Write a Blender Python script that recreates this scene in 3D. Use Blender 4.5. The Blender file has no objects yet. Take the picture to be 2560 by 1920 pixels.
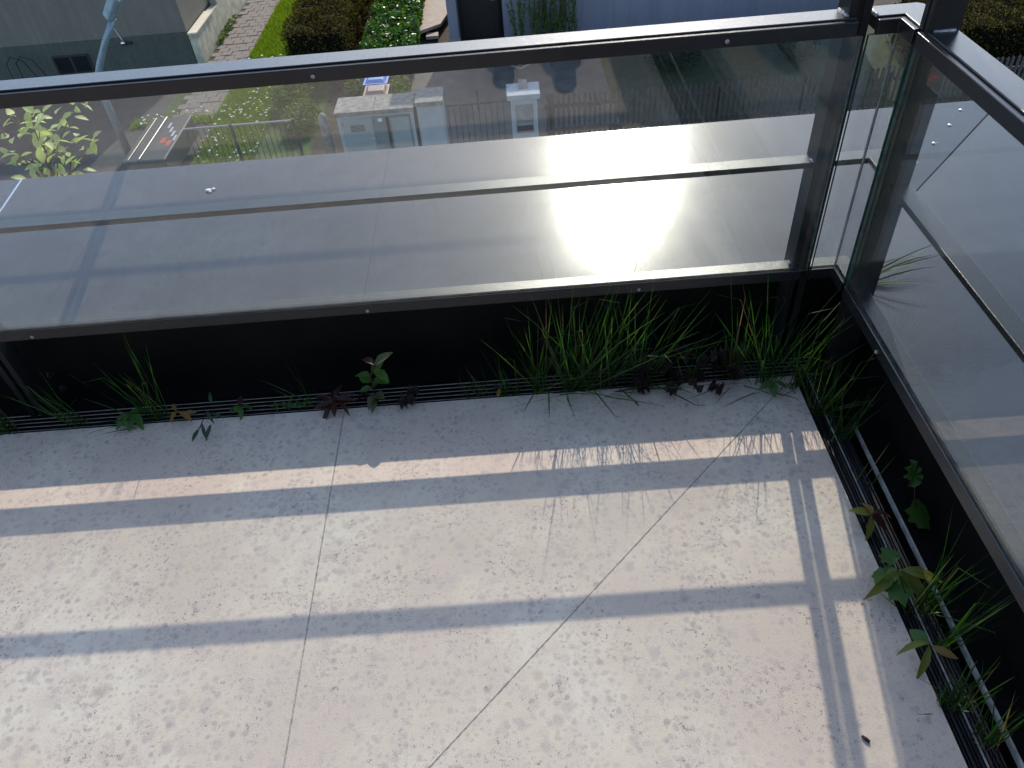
import bpy, bmesh, math, random
from mathutils import Vector, Matrix, Euler
R = math.radians
scene = bpy.context.scene
C = scene.collection
rnd = random.Random(7)

# ------------------------------------------------------------ camera, sky, sun
cam = bpy.data.cameras.new('camera'); camo = bpy.data.objects.new('camera', cam); C.objects.link(camo)
cam.lens = 26.85; cam.sensor_width = 36; cam.clip_start = 0.02; cam.clip_end = 600
B = [[0.99693, 0.07531, 0.02151], [-0.03654, 0.69022, -0.72268], [-0.06927, 0.71967, 0.69085]]
camo.matrix_world = Matrix(((B[0][0], B[0][1], B[0][2], 0), (B[1][0], B[1][1], B[1][2], 0), (B[2][0], B[2][1], B[2][2], 1.5), (0, 0, 0, 1)))
scene.camera = camo
SUN_EL, SUN_AZ = 37.4, 9.5            # azimuth from +Y towards +X
w = bpy.data.worlds.new('World'); scene.world = w; w.use_nodes = True
nt = w.node_tree; bg = nt.nodes['Background']
sky = nt.nodes.new('ShaderNodeTexSky'); sky.sky_type = 'NISHITA'; sky.sun_disc = False
sky.sun_elevation = R(SUN_EL); sky.sun_rotation = R(SUN_AZ); sky.altitude = 500; sky.air_density = 1.0; sky.dust_density = 1.1; sky.ozone_density = 0.75
nt.links.new(sky.outputs[0], bg.inputs[0]); bg.inputs[1].default_value = 0.15
sl = bpy.data.lights.new('sun', 'SUN'); sl.energy = 1.70; sl.angle = R(0.53); sl.color = (1, 0.91, 0.79)
so = bpy.data.objects.new('sun', sl); C.objects.link(so)
sd = Vector((math.sin(R(SUN_AZ))*math.cos(R(SUN_EL)), math.cos(R(SUN_AZ))*math.cos(R(SUN_EL)), math.sin(R(SUN_EL))))
so.rotation_euler = sd.to_track_quat('Z', 'Y').to_euler(); so.location = (0, 0, 8)
vs = scene.view_settings; vs.view_transform = 'Standard'; vs.look = 'None'; vs.gamma = 1; vs.exposure = 1.2; vs.use_curve_mapping = False
scene.cycles.max_bounces = 10; scene.cycles.transparent_max_bounces = 24

# ------------------------------------------------------------ material helpers
def newmat(name):
    m = bpy.data.materials.new(name); m.use_nodes = True
    n = m.node_tree.nodes; l = m.node_tree.links
    return m, n, l, n['Principled BSDF']
def coords(n, l, scale=(1, 1, 1), kind='Object', rot=(0, 0, 0)):
    t = n.new('ShaderNodeTexCoord'); mp = n.new('ShaderNodeMapping'); mp.inputs['Scale'].default_value = scale; mp.inputs['Rotation'].default_value = rot
    l.new(t.outputs[kind], mp.inputs[0]); return mp.outputs[0]
def noise(n, l, vec, scale, detail=4, rough=.5, dist=0):
    t = n.new('ShaderNodeTexNoise'); t.inputs['Scale'].default_value = scale; t.inputs['Detail'].default_value = detail
    t.inputs['Roughness'].default_value = rough; t.inputs['Distortion'].default_value = dist; l.new(vec, t.inputs['Vector']); return t.outputs[0]
def ramp(n, l, fac, stops):
    r = n.new('ShaderNodeValToRGB'); e = r.color_ramp.elements
    while len(e) < len(stops): e.new(.5)
    for i, (p, c) in enumerate(stops): e[i].position = p; e[i].color = c if len(c) == 4 else (*c, 1)
    l.new(fac, r.inputs[0]); return r.outputs[0]
def rampv(n, l, fac, a, b, va=0., vb=1.):
    r = n.new('ShaderNodeMapRange'); r.inputs[1].default_value = a; r.inputs[2].default_value = b; r.inputs[3].default_value = va; r.inputs[4].default_value = vb
    l.new(fac, r.inputs[0]); return r.outputs[0]
def mix(n, l, fac, a, b, mode='MIX'):
    m = n.new('ShaderNodeMix'); m.data_type = 'RGBA'; m.blend_type = mode
    for sock, v in ((0, fac), (6, a), (7, b)):
        if isinstance(v, bpy.types.NodeSocket): l.new(v, m.inputs[sock])
        elif isinstance(v, (int, float)): m.inputs[sock].default_value = v
        else: m.inputs[sock].default_value = (*v, 1) if len(v) == 3 else v
    return m.outputs[2]
def mth(n, l, op, a, b=None):
    m = n.new('ShaderNodeMath'); m.operation = op
    for i, v in enumerate((a, b)):
        if v is None: continue
        if isinstance(v, bpy.types.NodeSocket): l.new(v, m.inputs[i])
        else: m.inputs[i].default_value = v
    return m.outputs[0]
def bump(n, l, p, h, strength=.3, dist=.002):
    b = n.new('ShaderNodeBump'); b.inputs['Strength'].default_value = strength; b.inputs['Distance'].default_value = dist
    l.new(h, b.inputs['Height']); l.new(b.outputs[0], p.inputs['Normal']); return b
def plain(name, col, rough=.7, metal=0., var=.25, scale=8., bumps=0., bscale=60., spec=.5, kind='Object'):
    m, n, l, p = newmat(name)
    v = coords(n, l, kind=kind)
    f = noise(n, l, v, scale, 6, .6)
    a = tuple(max(0, c*(1-var)) for c in col); b = tuple(min(1, c*(1+var)) for c in col)
    l.new(ramp(n, l, f, [(.3, a), (.7, b)]), p.inputs['Base Color'])
    p.inputs['Roughness'].default_value = rough; p.inputs['Metallic'].default_value = metal; p.inputs['Specular IOR Level'].default_value = spec
    if bumps: bump(n, l, p, noise(n, l, v, bscale, 4), bumps, .01)
    return m
def leafmat(name, cols, trans=.45, rough=.45, spec=.4):
    m, n, l, p = newmat(name)
    o = n.new('ShaderNodeTexCoord')
    f = noise(n, l, o.outputs['Object'], 23., 3, .6)
    g = n.new('ShaderNodeNewGeometry')
    f2 = mth(n, l, 'ADD', mth(n, l, 'MULTIPLY', f, .5), mth(n, l, 'MULTIPLY', g.outputs['Random Per Island'], .5))
    k = len(cols)
    c = ramp(n, l, f2, [(.2+.6*i/max(1, k-1), cc) for i, cc in enumerate(cols)])
    l.new(c, p.inputs['Base Color']); p.inputs['Roughness'].default_value = rough; p.inputs['Specular IOR Level'].default_value = spec
    t = n.new('ShaderNodeBsdfTranslucent')
    hs = n.new('ShaderNodeHueSaturation'); hs.inputs['Saturation'].default_value = 1.15; hs.inputs['Value'].default_value = 1.6
    l.new(c, hs.inputs['Color']); l.new(hs.outputs[0], t.inputs[0])
    ms = n.new('ShaderNodeMixShader'); ms.inputs[0].default_value = trans
    l.new(p.outputs[0], ms.inputs[1]); l.new(t.outputs[0], ms.inputs[2])
    l.new(ms.outputs[0], n['Material Output'].inputs[0])
    return m

# ------------------------------------------------------------ mesh helpers
class MB:
    def __init__(s): s.v = []; s.f = []; s.m = []
    def add(s, vs, fs, mi=0):
        k = len(s.v); s.v += [tuple(v) for v in vs]; s.f += [tuple(i+k for i in f) for f in fs]; s.m += [mi]*len(fs); return s
    def box(s, x0, x1, y0, y1, z0, z1, mi=0):
        return s.add([(x0, y0, z0), (x1, y0, z0), (x1, y1, z0), (x0, y1, z0), (x0, y0, z1), (x1, y0, z1), (x1, y1, z1), (x0, y1, z1)],
                     [(3, 2, 1, 0), (4, 5, 6, 7), (0, 1, 5, 4), (1, 2, 6, 5), (2, 3, 7, 6), (3, 0, 4, 7)], mi)
    def prism(s, poly, zf, th, mi=0):        # polygon in xy, top height zf(x, y), thickness th
        k = len(poly)
        vs = [(x, y, zf(x, y)-th) for x, y in poly]+[(x, y, zf(x, y)) for x, y in poly]
        fs = [tuple(range(k-1, -1, -1)), tuple(range(k, 2*k))]+[(i, (i+1) % k, (i+1) % k+k, i+k) for i in range(k)]
        return s.add(vs, fs, mi)
    def tube(s, pts, rad, seg=8, mi=0, cap=True):
        pts = [Vector(p) for p in pts]; k0 = len(s.v); n = len(pts)
        rs = rad if isinstance(rad, (list, tuple)) else [rad]*n
        tot = pts[-1]-pts[0]; up = Vector((0, 0, 1)) if abs(tot.z) < .75*max(tot.length, 1e-9) else Vector((.17, 1, 0)).normalized()
        for i, p in enumerate(pts):
            d = (pts[min(i+1, n-1)]-pts[max(i-1, 0)]).normalized()
            u = d.cross(up)
            if u.length < .03: u = d.cross(Vector((1, .2, .1)))
            u.normalize(); v = d.cross(u)
            for j in range(seg):
                a = 2*math.pi*j/seg; q = p+(u*math.cos(a)+v*math.sin(a))*rs[i]; s.v.append(tuple(q))
        for i in range(n-1):
            for j in range(seg):
                a = k0+i*seg+j; b = k0+i*seg+(j+1) % seg
                s.f.append((a, b, b+seg, a+seg)); s.m.append(mi)
        if cap:
            s.f.append(tuple(k0+j for j in range(seg-1, -1, -1))); s.f.append(tuple(k0+(n-1)*seg+j for j in range(seg))); s.m += [mi, mi]
        return s
    def lathe(s, c, prof, seg=12, axis='z', mi=0):
        k0 = len(s.v); c = Vector(c)
        for r, h in prof:
            for j in range(seg):
                a = 2*math.pi*j/seg; x, y = r*math.cos(a), r*math.sin(a)
                q = {'z': (x, y, h), 'y': (x, h, y), 'x': (h, x, y)}[axis]; s.v.append(tuple(c+Vector(q)))
        for i in range(len(prof)-1):
            for j in range(seg):
                a = k0+i*seg+j; b = k0+i*seg+(j+1) % seg
                s.f.append((a, b, b+seg, a+seg)); s.m.append(mi)
        s.f.append(tuple(k0+j for j in range(seg-1, -1, -1))); s.f.append(tuple(k0+(len(prof)-1)*seg+j for j in range(seg))); s.m += [mi, mi]
        return s
    def build(s, name, mats, parent=None, bevel=0, smooth=False, fix=True):
        me = bpy.data.meshes.new(name); me.from_pydata(s.v, [], s.f)
        mats = mats if isinstance(mats, (list, tuple)) else [mats]
        for m in mats: me.materials.append(m)
        me.polygons.foreach_set('material_index', s.m)
        if fix:
            bm = bmesh.new(); bm.from_mesh(me); bmesh.ops.recalc_face_normals(bm, faces=bm.faces); bm.to_mesh(me); bm.free()
        if smooth: me.polygons.foreach_set('use_smooth', [True]*len(me.polygons))
        me.update()
        o = bpy.data.objects.new(name, me); C.objects.link(o)
        if parent is not None: o.parent = parent
        if bevel:
            b = o.modifiers.new('bevel', 'BEVEL'); b.width = bevel; b.segments = 2; b.limit_method = 'ANGLE'; b.harden_normals = False
        return o
def thing(name, label, cat, group=None, kind=None):
    o = bpy.data.objects.new(name, None); C.objects.link(o); o.empty_display_size = .1
    if kind: o['kind'] = kind
    if label: o['label'] = label
    if cat: o['category'] = cat
    if group: o['group'] = group
    return o
def tag(o, label=None, cat=None, group=None, kind=None):
    if label: o['label'] = label
    if cat: o['category'] = cat
    if group: o['group'] = group
    if kind: o['kind'] = kind
    return o
def inst(o, loc=(0, 0, 0), rot=(0, 0, 0), parent=None, scale=None):
    c = o.copy(); C.objects.link(c); c.location = loc; c.rotation_euler = rot
    if scale: c.scale = scale if not isinstance(scale, (int, float)) else (scale,)*3
    if parent is not None: c.parent = parent
    return c
def recentre(o):                      # put the object's origin at its bounding centre (children none)
    me = o.data; co = [v.co for v in me.vertices]
    c = Vector(((min(v.x for v in co)+max(v.x for v in co))/2, (min(v.y for v in co)+max(v.y for v in co))/2, min(v.z for v in co)))
    me.transform(Matrix.Translation(-c)); o.location = c; return o
# ------------------------------------------------------------ materials
def stone_mat():
    m, n, l, p = newmat('jura_limestone'); v = coords(n, l)
    big = noise(n, l, v, 2.2, 5, .55); mid = noise(n, l, v, 14, 5, .6)
    base = ramp(n, l, big, [(.40, (.56, .435, .325)), (.5, (.63, .505, .372)), (.6, (.67, .57, .44))])
    base = mix(n, l, mth(n, l, 'MULTIPLY', rampv(n, l, mid, .4, .62), .6), base, (.56, .425, .345))
    # round grey and pinkish fossil blotches
    dv = n.new('ShaderNodeVectorMath'); dv.operation = 'ADD'; l.new(v, dv.inputs[0])
    nz = n.new('ShaderNodeTexNoise'); nz.inputs['Scale'].default_value = 55; l.new(v, nz.inputs['Vector'])
    sc = n.new('ShaderNodeVectorMath'); sc.operation = 'SCALE'; sc.inputs['Scale'].default_value = .011; l.new(nz.outputs[1], sc.inputs[0]); l.new(sc.outputs[0], dv.inputs[1])
    for scl, lo, hi, col, amt, seed in ((50, .20, .46, (.44, .345, .29), .95, 3.1), (24, .18, .38, (.45, .36, .30), .9, 9.7), (84, .2, .48, (.45, .35, .29), .9, 5.), (36, .14, .30, (.33, .265, .22), .8, 14.)):
        vo = n.new('ShaderNodeTexVoronoi'); vo.inputs['Scale'].default_value = scl; l.new(dv.outputs[0], vo.inputs['Vector'])
        area = rampv(n, l, noise(n, l, v, 3.0+seed*.3, 3), .30, .52)
        sz = mth(n, l, 'MULTIPLY', rampv(n, l, vo.outputs['Color'], .25, .75, 0., 1.), area)
        f = rampv(n, l, vo.outputs['Distance'], lo, hi, 1, 0)
        f = mth(n, l, 'MULTIPLY', mth(n, l, 'MULTIPLY', f, sz), amt)
        base = mix(n, l, f, base, col)
    # squiggly fossil cracks in clusters
    sq = noise(n, l, dv.outputs[0], 75, 3, .6, .8)
    line = rampv(n, l, mth(n, l, 'ABSOLUTE', mth(n, l, 'SUBTRACT', sq, .5)), .008, .035, 1, 0)
    seg = rampv(n, l, noise(n, l, v, 95, 2), .54, .60)
    clus = rampv(n, l, noise(n, l, v, 7, 3, .6), .47, .58)
    crack = mth(n, l, 'MULTIPLY', mth(n, l, 'MULTIPLY', line, seg), clus)
    # small pits
    vp = n.new('ShaderNodeTexVoronoi'); vp.inputs['Scale'].default_value = 110; l.new(dv.outputs[0], vp.inputs['Vector'])
    pit = mth(n, l, 'MULTIPLY', rampv(n, l, vp.outputs['Distance'], .10, .20, 1, 0), rampv(n, l, vp.outputs['Color'], .83, .87))
    pit = mth(n, l, 'MULTIPLY', pit, rampv(n, l, noise(n, l, v, 5, 3, .6), .46, .6))
    vp2 = n.new('ShaderNodeTexVoronoi'); vp2.inputs['Scale'].default_value = 38; l.new(dv.outputs[0], vp2.inputs['Vector'])
    pit2 = mth(n, l, 'MULTIPLY', rampv(n, l, vp2.outputs['Distance'], .07, .11, 1, 0), rampv(n, l, vp2.outputs['Color'], .86, .88))
    dark = mth(n, l, 'MAXIMUM', mth(n, l, 'MAXIMUM', crack, pit), pit2)
    base = mix(n, l, mth(n, l, 'MULTIPLY', dark, .9), base, (.10, .085, .065))
    # tan stains
    st = rampv(n, l, noise(n, l, v, 4.4, 6, .65), .60, .78)
    base = mix(n, l, mth(n, l, 'MULTIPLY', st, .45), base, (.42, .35, .24))
    for cx_, cy_, rr_ in ((-0.025, 0.709, .013), (-0.013, 0.689, .009), (-0.001, 0.670, .007), (-.93, .74, .016), (-.66, 1.41, .010), (.30, .86, .012)):
        vm = n.new('ShaderNodeVectorMath'); vm.operation = 'DISTANCE'; l.new(dv.outputs[0], vm.inputs[0]); vm.inputs[1].default_value = (cx_+.0055, cy_+.0055, .0055)
        base = mix(n, l, mth(n, l, 'MULTIPLY', rampv(n, l, vm.outputs['Value'], rr_*.5, rr_*1.2, 1, 0), .5), base, (.34, .25, .16))
    fine = noise(n, l, v, 420, 2)
    base = mix(n, l, .16, base, ramp(n, l, fine, [(.35, (.2, .18, .17)), (.65, (.85, .8, .78))]))
    l.new(base, p.inputs['Base Color']); p.inputs['Roughness'].default_value = .68; p.inputs['Specular IOR Level'].default_value = .35
    h = mth(n, l, 'SUBTRACT', mth(n, l, 'MULTIPLY', fine, .3), dark); bump(n, l, p, h, .35, .0012)
    return m
def metal_mat(name, col, metallic, rough, dirt=.5, flake=.25, wave=0., spec=.5, coat=0.):
    m, n, l, p = newmat(name); p.inputs['Coat Weight'].default_value = coat; p.inputs['Coat Roughness'].default_value = .34; v = coords(n, l)
    d = noise(n, l, v, 5, 7, .65); f = noise(n, l, v, 900, 1)
    c = ramp(n, l, d, [(.3, tuple(x*.75 for x in col)), (.72, tuple(min(1, x*1.3) for x in col))])
    dust = rampv(n, l, noise(n, l, v, 2.1, 8, .7), .42, .8)
    c = mix(n, l, mth(n, l, 'MULTIPLY', dust, dirt*.6), c, (.20, .18, .17))
    vo = n.new('ShaderNodeTexVoronoi'); vo.inputs['Scale'].default_value = 26; l.new(v, vo.inputs['Vector'])
    sp = mth(n, l, 'MULTIPLY', rampv(n, l, vo.outputs['Distance'], .035, .06, 1, 0), rampv(n, l, vo.outputs['Color'], .8, .82))
    c = mix(n, l, mth(n, l, 'MULTIPLY', sp, dirt), c, (.06, .05, .045))
    vo2 = n.new('ShaderNodeTexVoronoi'); vo2.inputs['Scale'].default_value = 14; l.new(v, vo2.inputs['Vector'])
    sp2 = mth(n, l, 'MULTIPLY', rampv(n, l, vo2.outputs['Distance'], .02, .03, 1, 0), rampv(n, l, vo2.outputs['Color'], .72, .74))
    c = mix(n, l, mth(n, l, 'MULTIPLY', sp2, dirt), c, (.6, .6, .58))
    l.new(c, p.inputs['Base Color'])
    p.inputs['Metallic'].default_value = metallic; p.inputs['Specular IOR Level'].default_value = spec
    r = rampv(n, l, d, .3, .75, rough-.01, rough+.015)
    l.new(mth(n, l, 'ADD', r, mth(n, l, 'MULTIPLY', sp, .3)), p.inputs['Roughness'])
    h = mth(n, l, 'MULTIPLY', f, .05*flake)
    if wave: h = mth(n, l, 'ADD', h, mth(n, l, 'MULTIPLY', noise(n, l, v, 2.6, 2), wave*10))
    bump(n, l, p, h, .5, .01)
    return m
def glass_mat(name, ior=1.8, tint=(.93, .965, .95)):
    m = bpy.data.materials.new(name); m.use_nodes = True; n = m.node_tree.nodes; l = m.node_tree.links; n.clear()
    out = n.new('ShaderNodeOutputMaterial'); g = n.new('ShaderNodeNewGeometry')
    fr = n.new('ShaderNodeFresnel'); l.new(rampv(n, l, g.outputs['Backfacing'], 0, 1, ior, 1/ior), fr.inputs['IOR'])
    tr = n.new('ShaderNodeBsdfTransparent'); tr.inputs[0].default_value = (*tint, 1)
    gl = n.new('ShaderNodeBsdfGlossy'); gl.inputs['Roughness'].default_value = 0.0
    mx = n.new('ShaderNodeMixShader'); l.new(fr.outputs[0], mx.inputs[0]); l.new(tr.outputs[0], mx.inputs[1]); l.new(gl.outputs[0], mx.inputs[2])
    # thin dust film, water spots and streaks
    df = n.new('ShaderNodeBsdfDiffuse'); df.inputs[0].default_value = (.6, .6, .56, 1)
    tl = n.new('ShaderNodeBsdfTranslucent'); tl.inputs[0].default_value = (.7, .7, .65, 1)
    ds = n.new('ShaderNodeMixShader'); ds.inputs[0].default_value = .5; l.new(df.outputs[0], ds.inputs[1]); l.new(tl.outputs[0], ds.inputs[2])
    v = coords(n, l); vo = n.new('ShaderNodeTexVoronoi'); vo.inputs['Scale'].default_value = 30; l.new(v, vo.inputs['Vector'])
    sp = mth(n, l, 'MULTIPLY', rampv(n, l, vo.outputs['Distance'], .03, .05, 1, 0), rampv(n, l, vo.outputs['Color'], .8, .82))
    st = rampv(n, l, noise(n, l, coords(n, l, (40, 40, 1.2)), 1.6, 5, .7), .62, .85)
    a = mth(n, l, 'ADD', mth(n, l, 'MULTIPLY', sp, .25), mth(n, l, 'MULTIPLY', st, .004)); sx = n.new('ShaderNodeSeparateXYZ'); l.new(v, sx.inputs[0]); a = mth(n, l, 'ADD', a, .004)
    foot = mth(n, l, 'MULTIPLY', rampv(n, l, sx.outputs[2], .31, .40, 1, 0), rampv(n, l, noise(n, l, v, 30, 5, .7), .35, .75)); a = mth(n, l, 'ADD', a, mth(n, l, 'MULTIPLY', foot, .05))
    m2 = n.new('ShaderNodeMixShader'); l.new(a, m2.inputs[0]); l.new(mx.outputs[0], m2.inputs[1]); l.new(ds.outputs[0], m2.inputs[2])
    l.new(m2.outputs[0], out.inputs[0]); return m
STONE = stone_mat()
GROUT = plain('joint_grout', (.34, .30, .27), .95, var=.5, scale=90)
LEDGE = metal_mat('iron_mica_sheet', (.028, .032, .044), 0., .145, dirt=.12, flake=.3, wave=.0, spec=.43, coat=.18)
RAIL = metal_mat('iron_mica_rail_paint', (.014, .0145, .017), .0, .25, dirt=.05, flake=.9, spec=.42)
POSTM = metal_mat('iron_mica_rail_paint_darkened', (.009, .010, .012), .0, .42, dirt=.05, flake=.9, spec=.25)  # same paint as the rails, darkened and dulled so post faces look shaded
DARKWALL = metal_mat('dark_wall_sheet', (.0045, .005, .0048), .0, .5, dirt=.08, flake=.3, spec=.15)
GLASS = glass_mat('clear_pane_glass')
GEDGE = plain('polished_glass_edge', (.025, .10, .09), .2, var=.5, scale=60, spec=.8)
PALE = plain('pale_flashing', (.30, .285, .265), .8, .0, var=.5, scale=30, bumps=.3, bscale=200)
GALV = plain('galvanised_wire', (.42, .40, .37), .45, .6, var=.3, scale=50)
BLACKG = plain('black_gutter', (.006, .006, .005), .9, var=.5, scale=60)
STEEL = plain('stainless_steel', (.6, .6, .6), .25, 1., var=.1)
WELD = plain('weld_bead_grey', (.35, .35, .37), .35, .8, var=.3, scale=90, bumps=.8, bscale=160)

# ------------------------------------------------------------ terrace floor
X0, Y1, XR = -6.0, 1.52, .735
terr = thing('terrace_floor', None, None, kind='structure')
flat = lambda x, y: 0.0
def slab(poly, name='stone_slab'):
    return MB().prism(poly, flat, .03).build(name, STONE, terr, bevel=.0006)
g = .0018; MX = XR-Y1       # mitre x = y + MX
yb = -1.75
ym = -.52-MX               # where the mitre meets the straight joint
slab([(-.52+g, ym+g*2.2), (XR-g, Y1), (-.52+g, Y1)])
slab([(-.52+g, ym-g*.4), (-.52+g, -.30+g), (XR, -.30+g), (XR, Y1-g*1.4)])
slab([(-.52+g, yb), (XR, yb), (XR, -.30-g), (-.52+g, -.30-g)])
for k in range(5):
    xa = -.52-1.1*k
    slab([(xa-1.1+g, yb), (xa-g, yb), (xa-g, Y1), (xa-1.1+g, Y1)])
MB().box(X0, XR-.004, yb, Y1-.004, -.2, -.0012).build('grout_bed', GROUT, terr)
# drain channels: dark gutter, wires, pale flashing
ZL = .27
def chan(name, label):
    return thing(name, label, 'drain grate', 'drain grates along the terrace edge')
ch = chan('drain_grate', 'dark slotted drain grate running along the foot of the front railing')
MB().box(X0, XR+.001, Y1-.003, 1.70, -.2, -.075).build('gutter_bed', BLACKG, ch)
for k in range(5):
    y = 1.538+.0155*k
    MB().tube([(X0, y, -.012), (XR+y-Y1, y, -.012)], .0012, 6).build('grate_bar', GALV, ch)
MB().box(X0, .80, 1.522, 1.5245, -.03, -.004).build('grate_frame', RAIL, ch)
for k in range(6):
    y = 1.530+.0155*k
    MB().box(X0, XR+y-Y1, y, y+.006, -.03, -.018).build('grate_rib', DARKWALL, ch)
MB().box(X0, .82, 1.625, 1.70, -.04, -.022).build('dark_flashing', DARKWALL, ch)
ch = chan('drain_grate', 'dark slotted drain grate along the right-hand edge with a pale flashing strip')
MB().box(XR-.003, .915, -1.8, Y1-.004, -.2, -.076).build('gutter_bed', BLACKG, ch)
for k in range(5):
    x = .746+.0155*k
    MB().tube([(x, -1.8, -.012), (x, Y1+x-XR, -.012)], .0020 if k == 2 else .0014, 6).build('grate_bar', PALE if k == 2 else RAIL, ch)  # middle bar is pale and thicker: its sunlight is put into the colour
for k in range(5):
    x = .738+.0155*k
    MB().box(x, x+.0075, -1.8, Y1+x-XR, -.03, -.017).build('grate_rib', RAIL, ch)
MB().add([(.8250, -1.8, -.004), (.8355, -1.8, -.001), (.8355, 1.33, -.001), (.8335, 1.24, -.004), (.8250, -1.8, -.02), (.8355, -1.8, -.02), (.8355, 1.33, -.02), (.8335, 1.24, -.02)],
         [(0, 1, 2, 3), (7, 6, 5, 4), (0, 4, 5, 1), (1, 5, 6, 2), (2, 6, 7, 3), (3, 7, 4, 0)]).build('pale_flashing_strip', PALE, ch, bevel=.001)
MB().box(.839, .915, -1.8, 1.6, -.05, -.024).build('dark_flashing', DARKWALL, ch)

# ------------------------------------------------------------ parapet with metal capping
par = thing('parapet_wall', 'low terrace parapet capped with wide grey metal sheets sloping inward', 'parapet')
SL = .082
zf = lambda x, y: ZL+SL*(y-1.66)
zr = lambda x, y: ZL+.045*(x-.88)+.03*(y-1.66)
YO, XO = 2.40, 1.62
MB().box(X0, .92, 1.70, 2.36, -7.0, ZL-.012).build('wall_core', DARKWALL, par)
MB().box(.9151, 1.58, -1.8, 2.36, -7.0, ZL-.13).build('wall_core', DARKWALL, par)
T = .0025; s = .0018
MB().prism([(X0, 1.66), (-1.65-s, 1.66), (-1.65-s, YO), (X0, YO)], zf, T).build('capping_sheet', LEDGE, par, bevel=.0008)
MB().prism([(-1.65+s, 1.66), (.88-s, 1.66), (XO-s, YO), (-1.65+s, YO)], zf, T).build('capping_sheet', LEDGE, par, bevel=.0008)
MB().prism([(.88, 1.66-s), (.88, -1.8), (XO, -1.8), (XO, YO-s)], zr, T).build('capping_sheet', LEDGE, par, bevel=.0008)
MB().prism([(X0, 1.664), (.884, 1.664), (XO-.004, YO-.004), (X0, YO-.004)], lambda x, y: zf(x, y)-.006, .01).build('capping_underlay', DARKWALL, par)
MB().prism([(.884, 1.664), (.884, -1.79), (XO-.004, -1.79), (XO-.004, YO-.004)], lambda x, y: zr(x, y)-.0061, .01).build('capping_underlay', DARKWALL, par)
b = MB(); zo = zf(0, YO)
b.box(X0, .88, 1.658, 1.6605, ZL-.04, ZL-.0002)
b.add([(.8785, -1.8, zr(.88, -1.8)-.05), (.881, -1.8, zr(.88, -1.8)-.05), (.881, 1.66, ZL-.0401), (.8785, 1.66, ZL-.0401), (.8785, -1.8, zr(.88, -1.8)-.0004), (.881, -1.8, zr(.88, -1.8)-.0004), (.881, 1.66, ZL-.0004), (.8785, 1.66, ZL-.0004)], [(3, 2, 1, 0), (4, 5, 6, 7), (0, 1, 5, 4), (1, 2, 6, 5), (2, 3, 7, 6), (3, 0, 4, 7)])
b.box(X0, XO, YO, YO+.0025, zo-.07, zo-.0002).box(XO, XO+.0025, -1.8, YO+.0026, zo-.2, zr(XO, -1.8)-.0004)
b.build('drip_edge', LEDGE, par)
MB().prism([(-1.6535, 1.672), (-1.6465, 1.672), (-1.6465, YO-.005), (-1.6535, YO-.005)], lambda x, y: zf(x, y)+.0032, .003).build('seam_cover', STEEL, par)
rv = None
for x, y in ((1.47, 2.345), (1.40, 2.262), (1.312, 2.168), (1.22, 2.074), (1.132, 1.985)):
    x -= .006
    z = zf(x, y+.006)
    if rv is None:
        rv = MB().lathe((0, 0, 0), [(.0068, 0), (.0062, .002), (.0035, .0038), (.0008, .0044)], 12).build('rivet', STEEL, par, smooth=True); rv.location = (x, y+.006, z)
    else: inst(rv, (x, y+.006, z), parent=par)

# ------------------------------------------------------------ railing
YI, XI = 1.570, .793            # near faces
YH, XH = 1.640, .863            # outer edges of the handrail
G0, G1 = 1.5735, 1.5815         # glass
def rail_front(r, xa, xb, za, ya, yb2, name, h):
    MB().box(xa, xb, ya, yb2, za-h, za).build(name, RAIL, r, bevel=.0018)
def pane(r, pts, name='glass_pane'):
    x0, x1, y0, y1, z0, z1 = pts
    b = MB(); b.box(x0, x1, y0, y1, z0, z1)
    b.m = [2, 2, 0, 1, 0, 1] if (x1-x0) > (y1-y0) else [2, 2, 1, 0, 1, 0]
    return b.build(name, [GLASS, GEDGE, DARKWALL], r)
def front_frame(xa, xb, label, feetx):
    r = thing('balcony_railing', label, 'railing', 'railing frames round the terrace')
    rail_front(r, xa, xb, .925, YI+.0125, YH, 'handrail', .028)
    rail_front(r, xa, xb, .921, YI, YI+.012, 'glazing_bead', .029)
    rail_front(r, xa, xb, .602, 1.600, 1.642, 'mid_rail', .014)
    rail_front(r, xa, xb, .318, YI+.0145, 1.622, 'bottom_rail', .028)
    rail_front(r, xa, xb, .320, YI-.001, YI+.0022, 'glazing_bead', .030)
    MB().box(xa, xb, YI+.0022, YI+.0142, .290, .3125).build('glazing_gasket', DARKWALL, r)
    for x in feetx:
        MB().box(x-.0085, x+.0085, 1.592, 1.652, -.07, 1.262).build('post', POSTM, r, bevel=.0012)
        for zz in (.9245,):
            sgn = 1 if x < (xa+xb)/2 else -1
            MB().tube([(x+sgn*.0105, YI+.022, zz), (x+sgn*.0105, 1.61, zz+.001), (x+sgn*.0105, YH-.003, zz)], .0045, 6).build('weld_bead', WELD, r, smooth=True)
        for zz in (.3175, .6015):
            sgn = 1 if x < (xa+xb)/2 else -1
            MB().tube([(x+sgn*.0105, 1.602, zz), (x+sgn*.0105, 1.618, zz)], .0035, 6).build('weld_bead', WELD, r, smooth=True)
    return r
def screw(r, x, y, z, axis='y'):
    o = MB().lathe((0, 0, 0), [(.0042, 0), (.0042, -.003), (.0028, -.0042), (.0026, -.002)] if axis == 'y' else [(.0042, 0), (.0042, -.003), (.0028, -.0042)], 12, 'y' if axis == 'y' else 'x').build('screw', GALV, r, smooth=False)
    o.location = (x, y, z)
PA, PB = .7035, .7325           # the two flat posts at the corner
PL = -1.4135
fr = front_frame(PL-.0085+.001, PA+.0085-.001, 'long front railing frame with a clear glass pane facing the garden', (PL, PA))
pane(fr, (-1.418, .7265, G0, G1, .3135, .8915))
for x in (-.39, .45): screw(fr, x, YI, .905)
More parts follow.
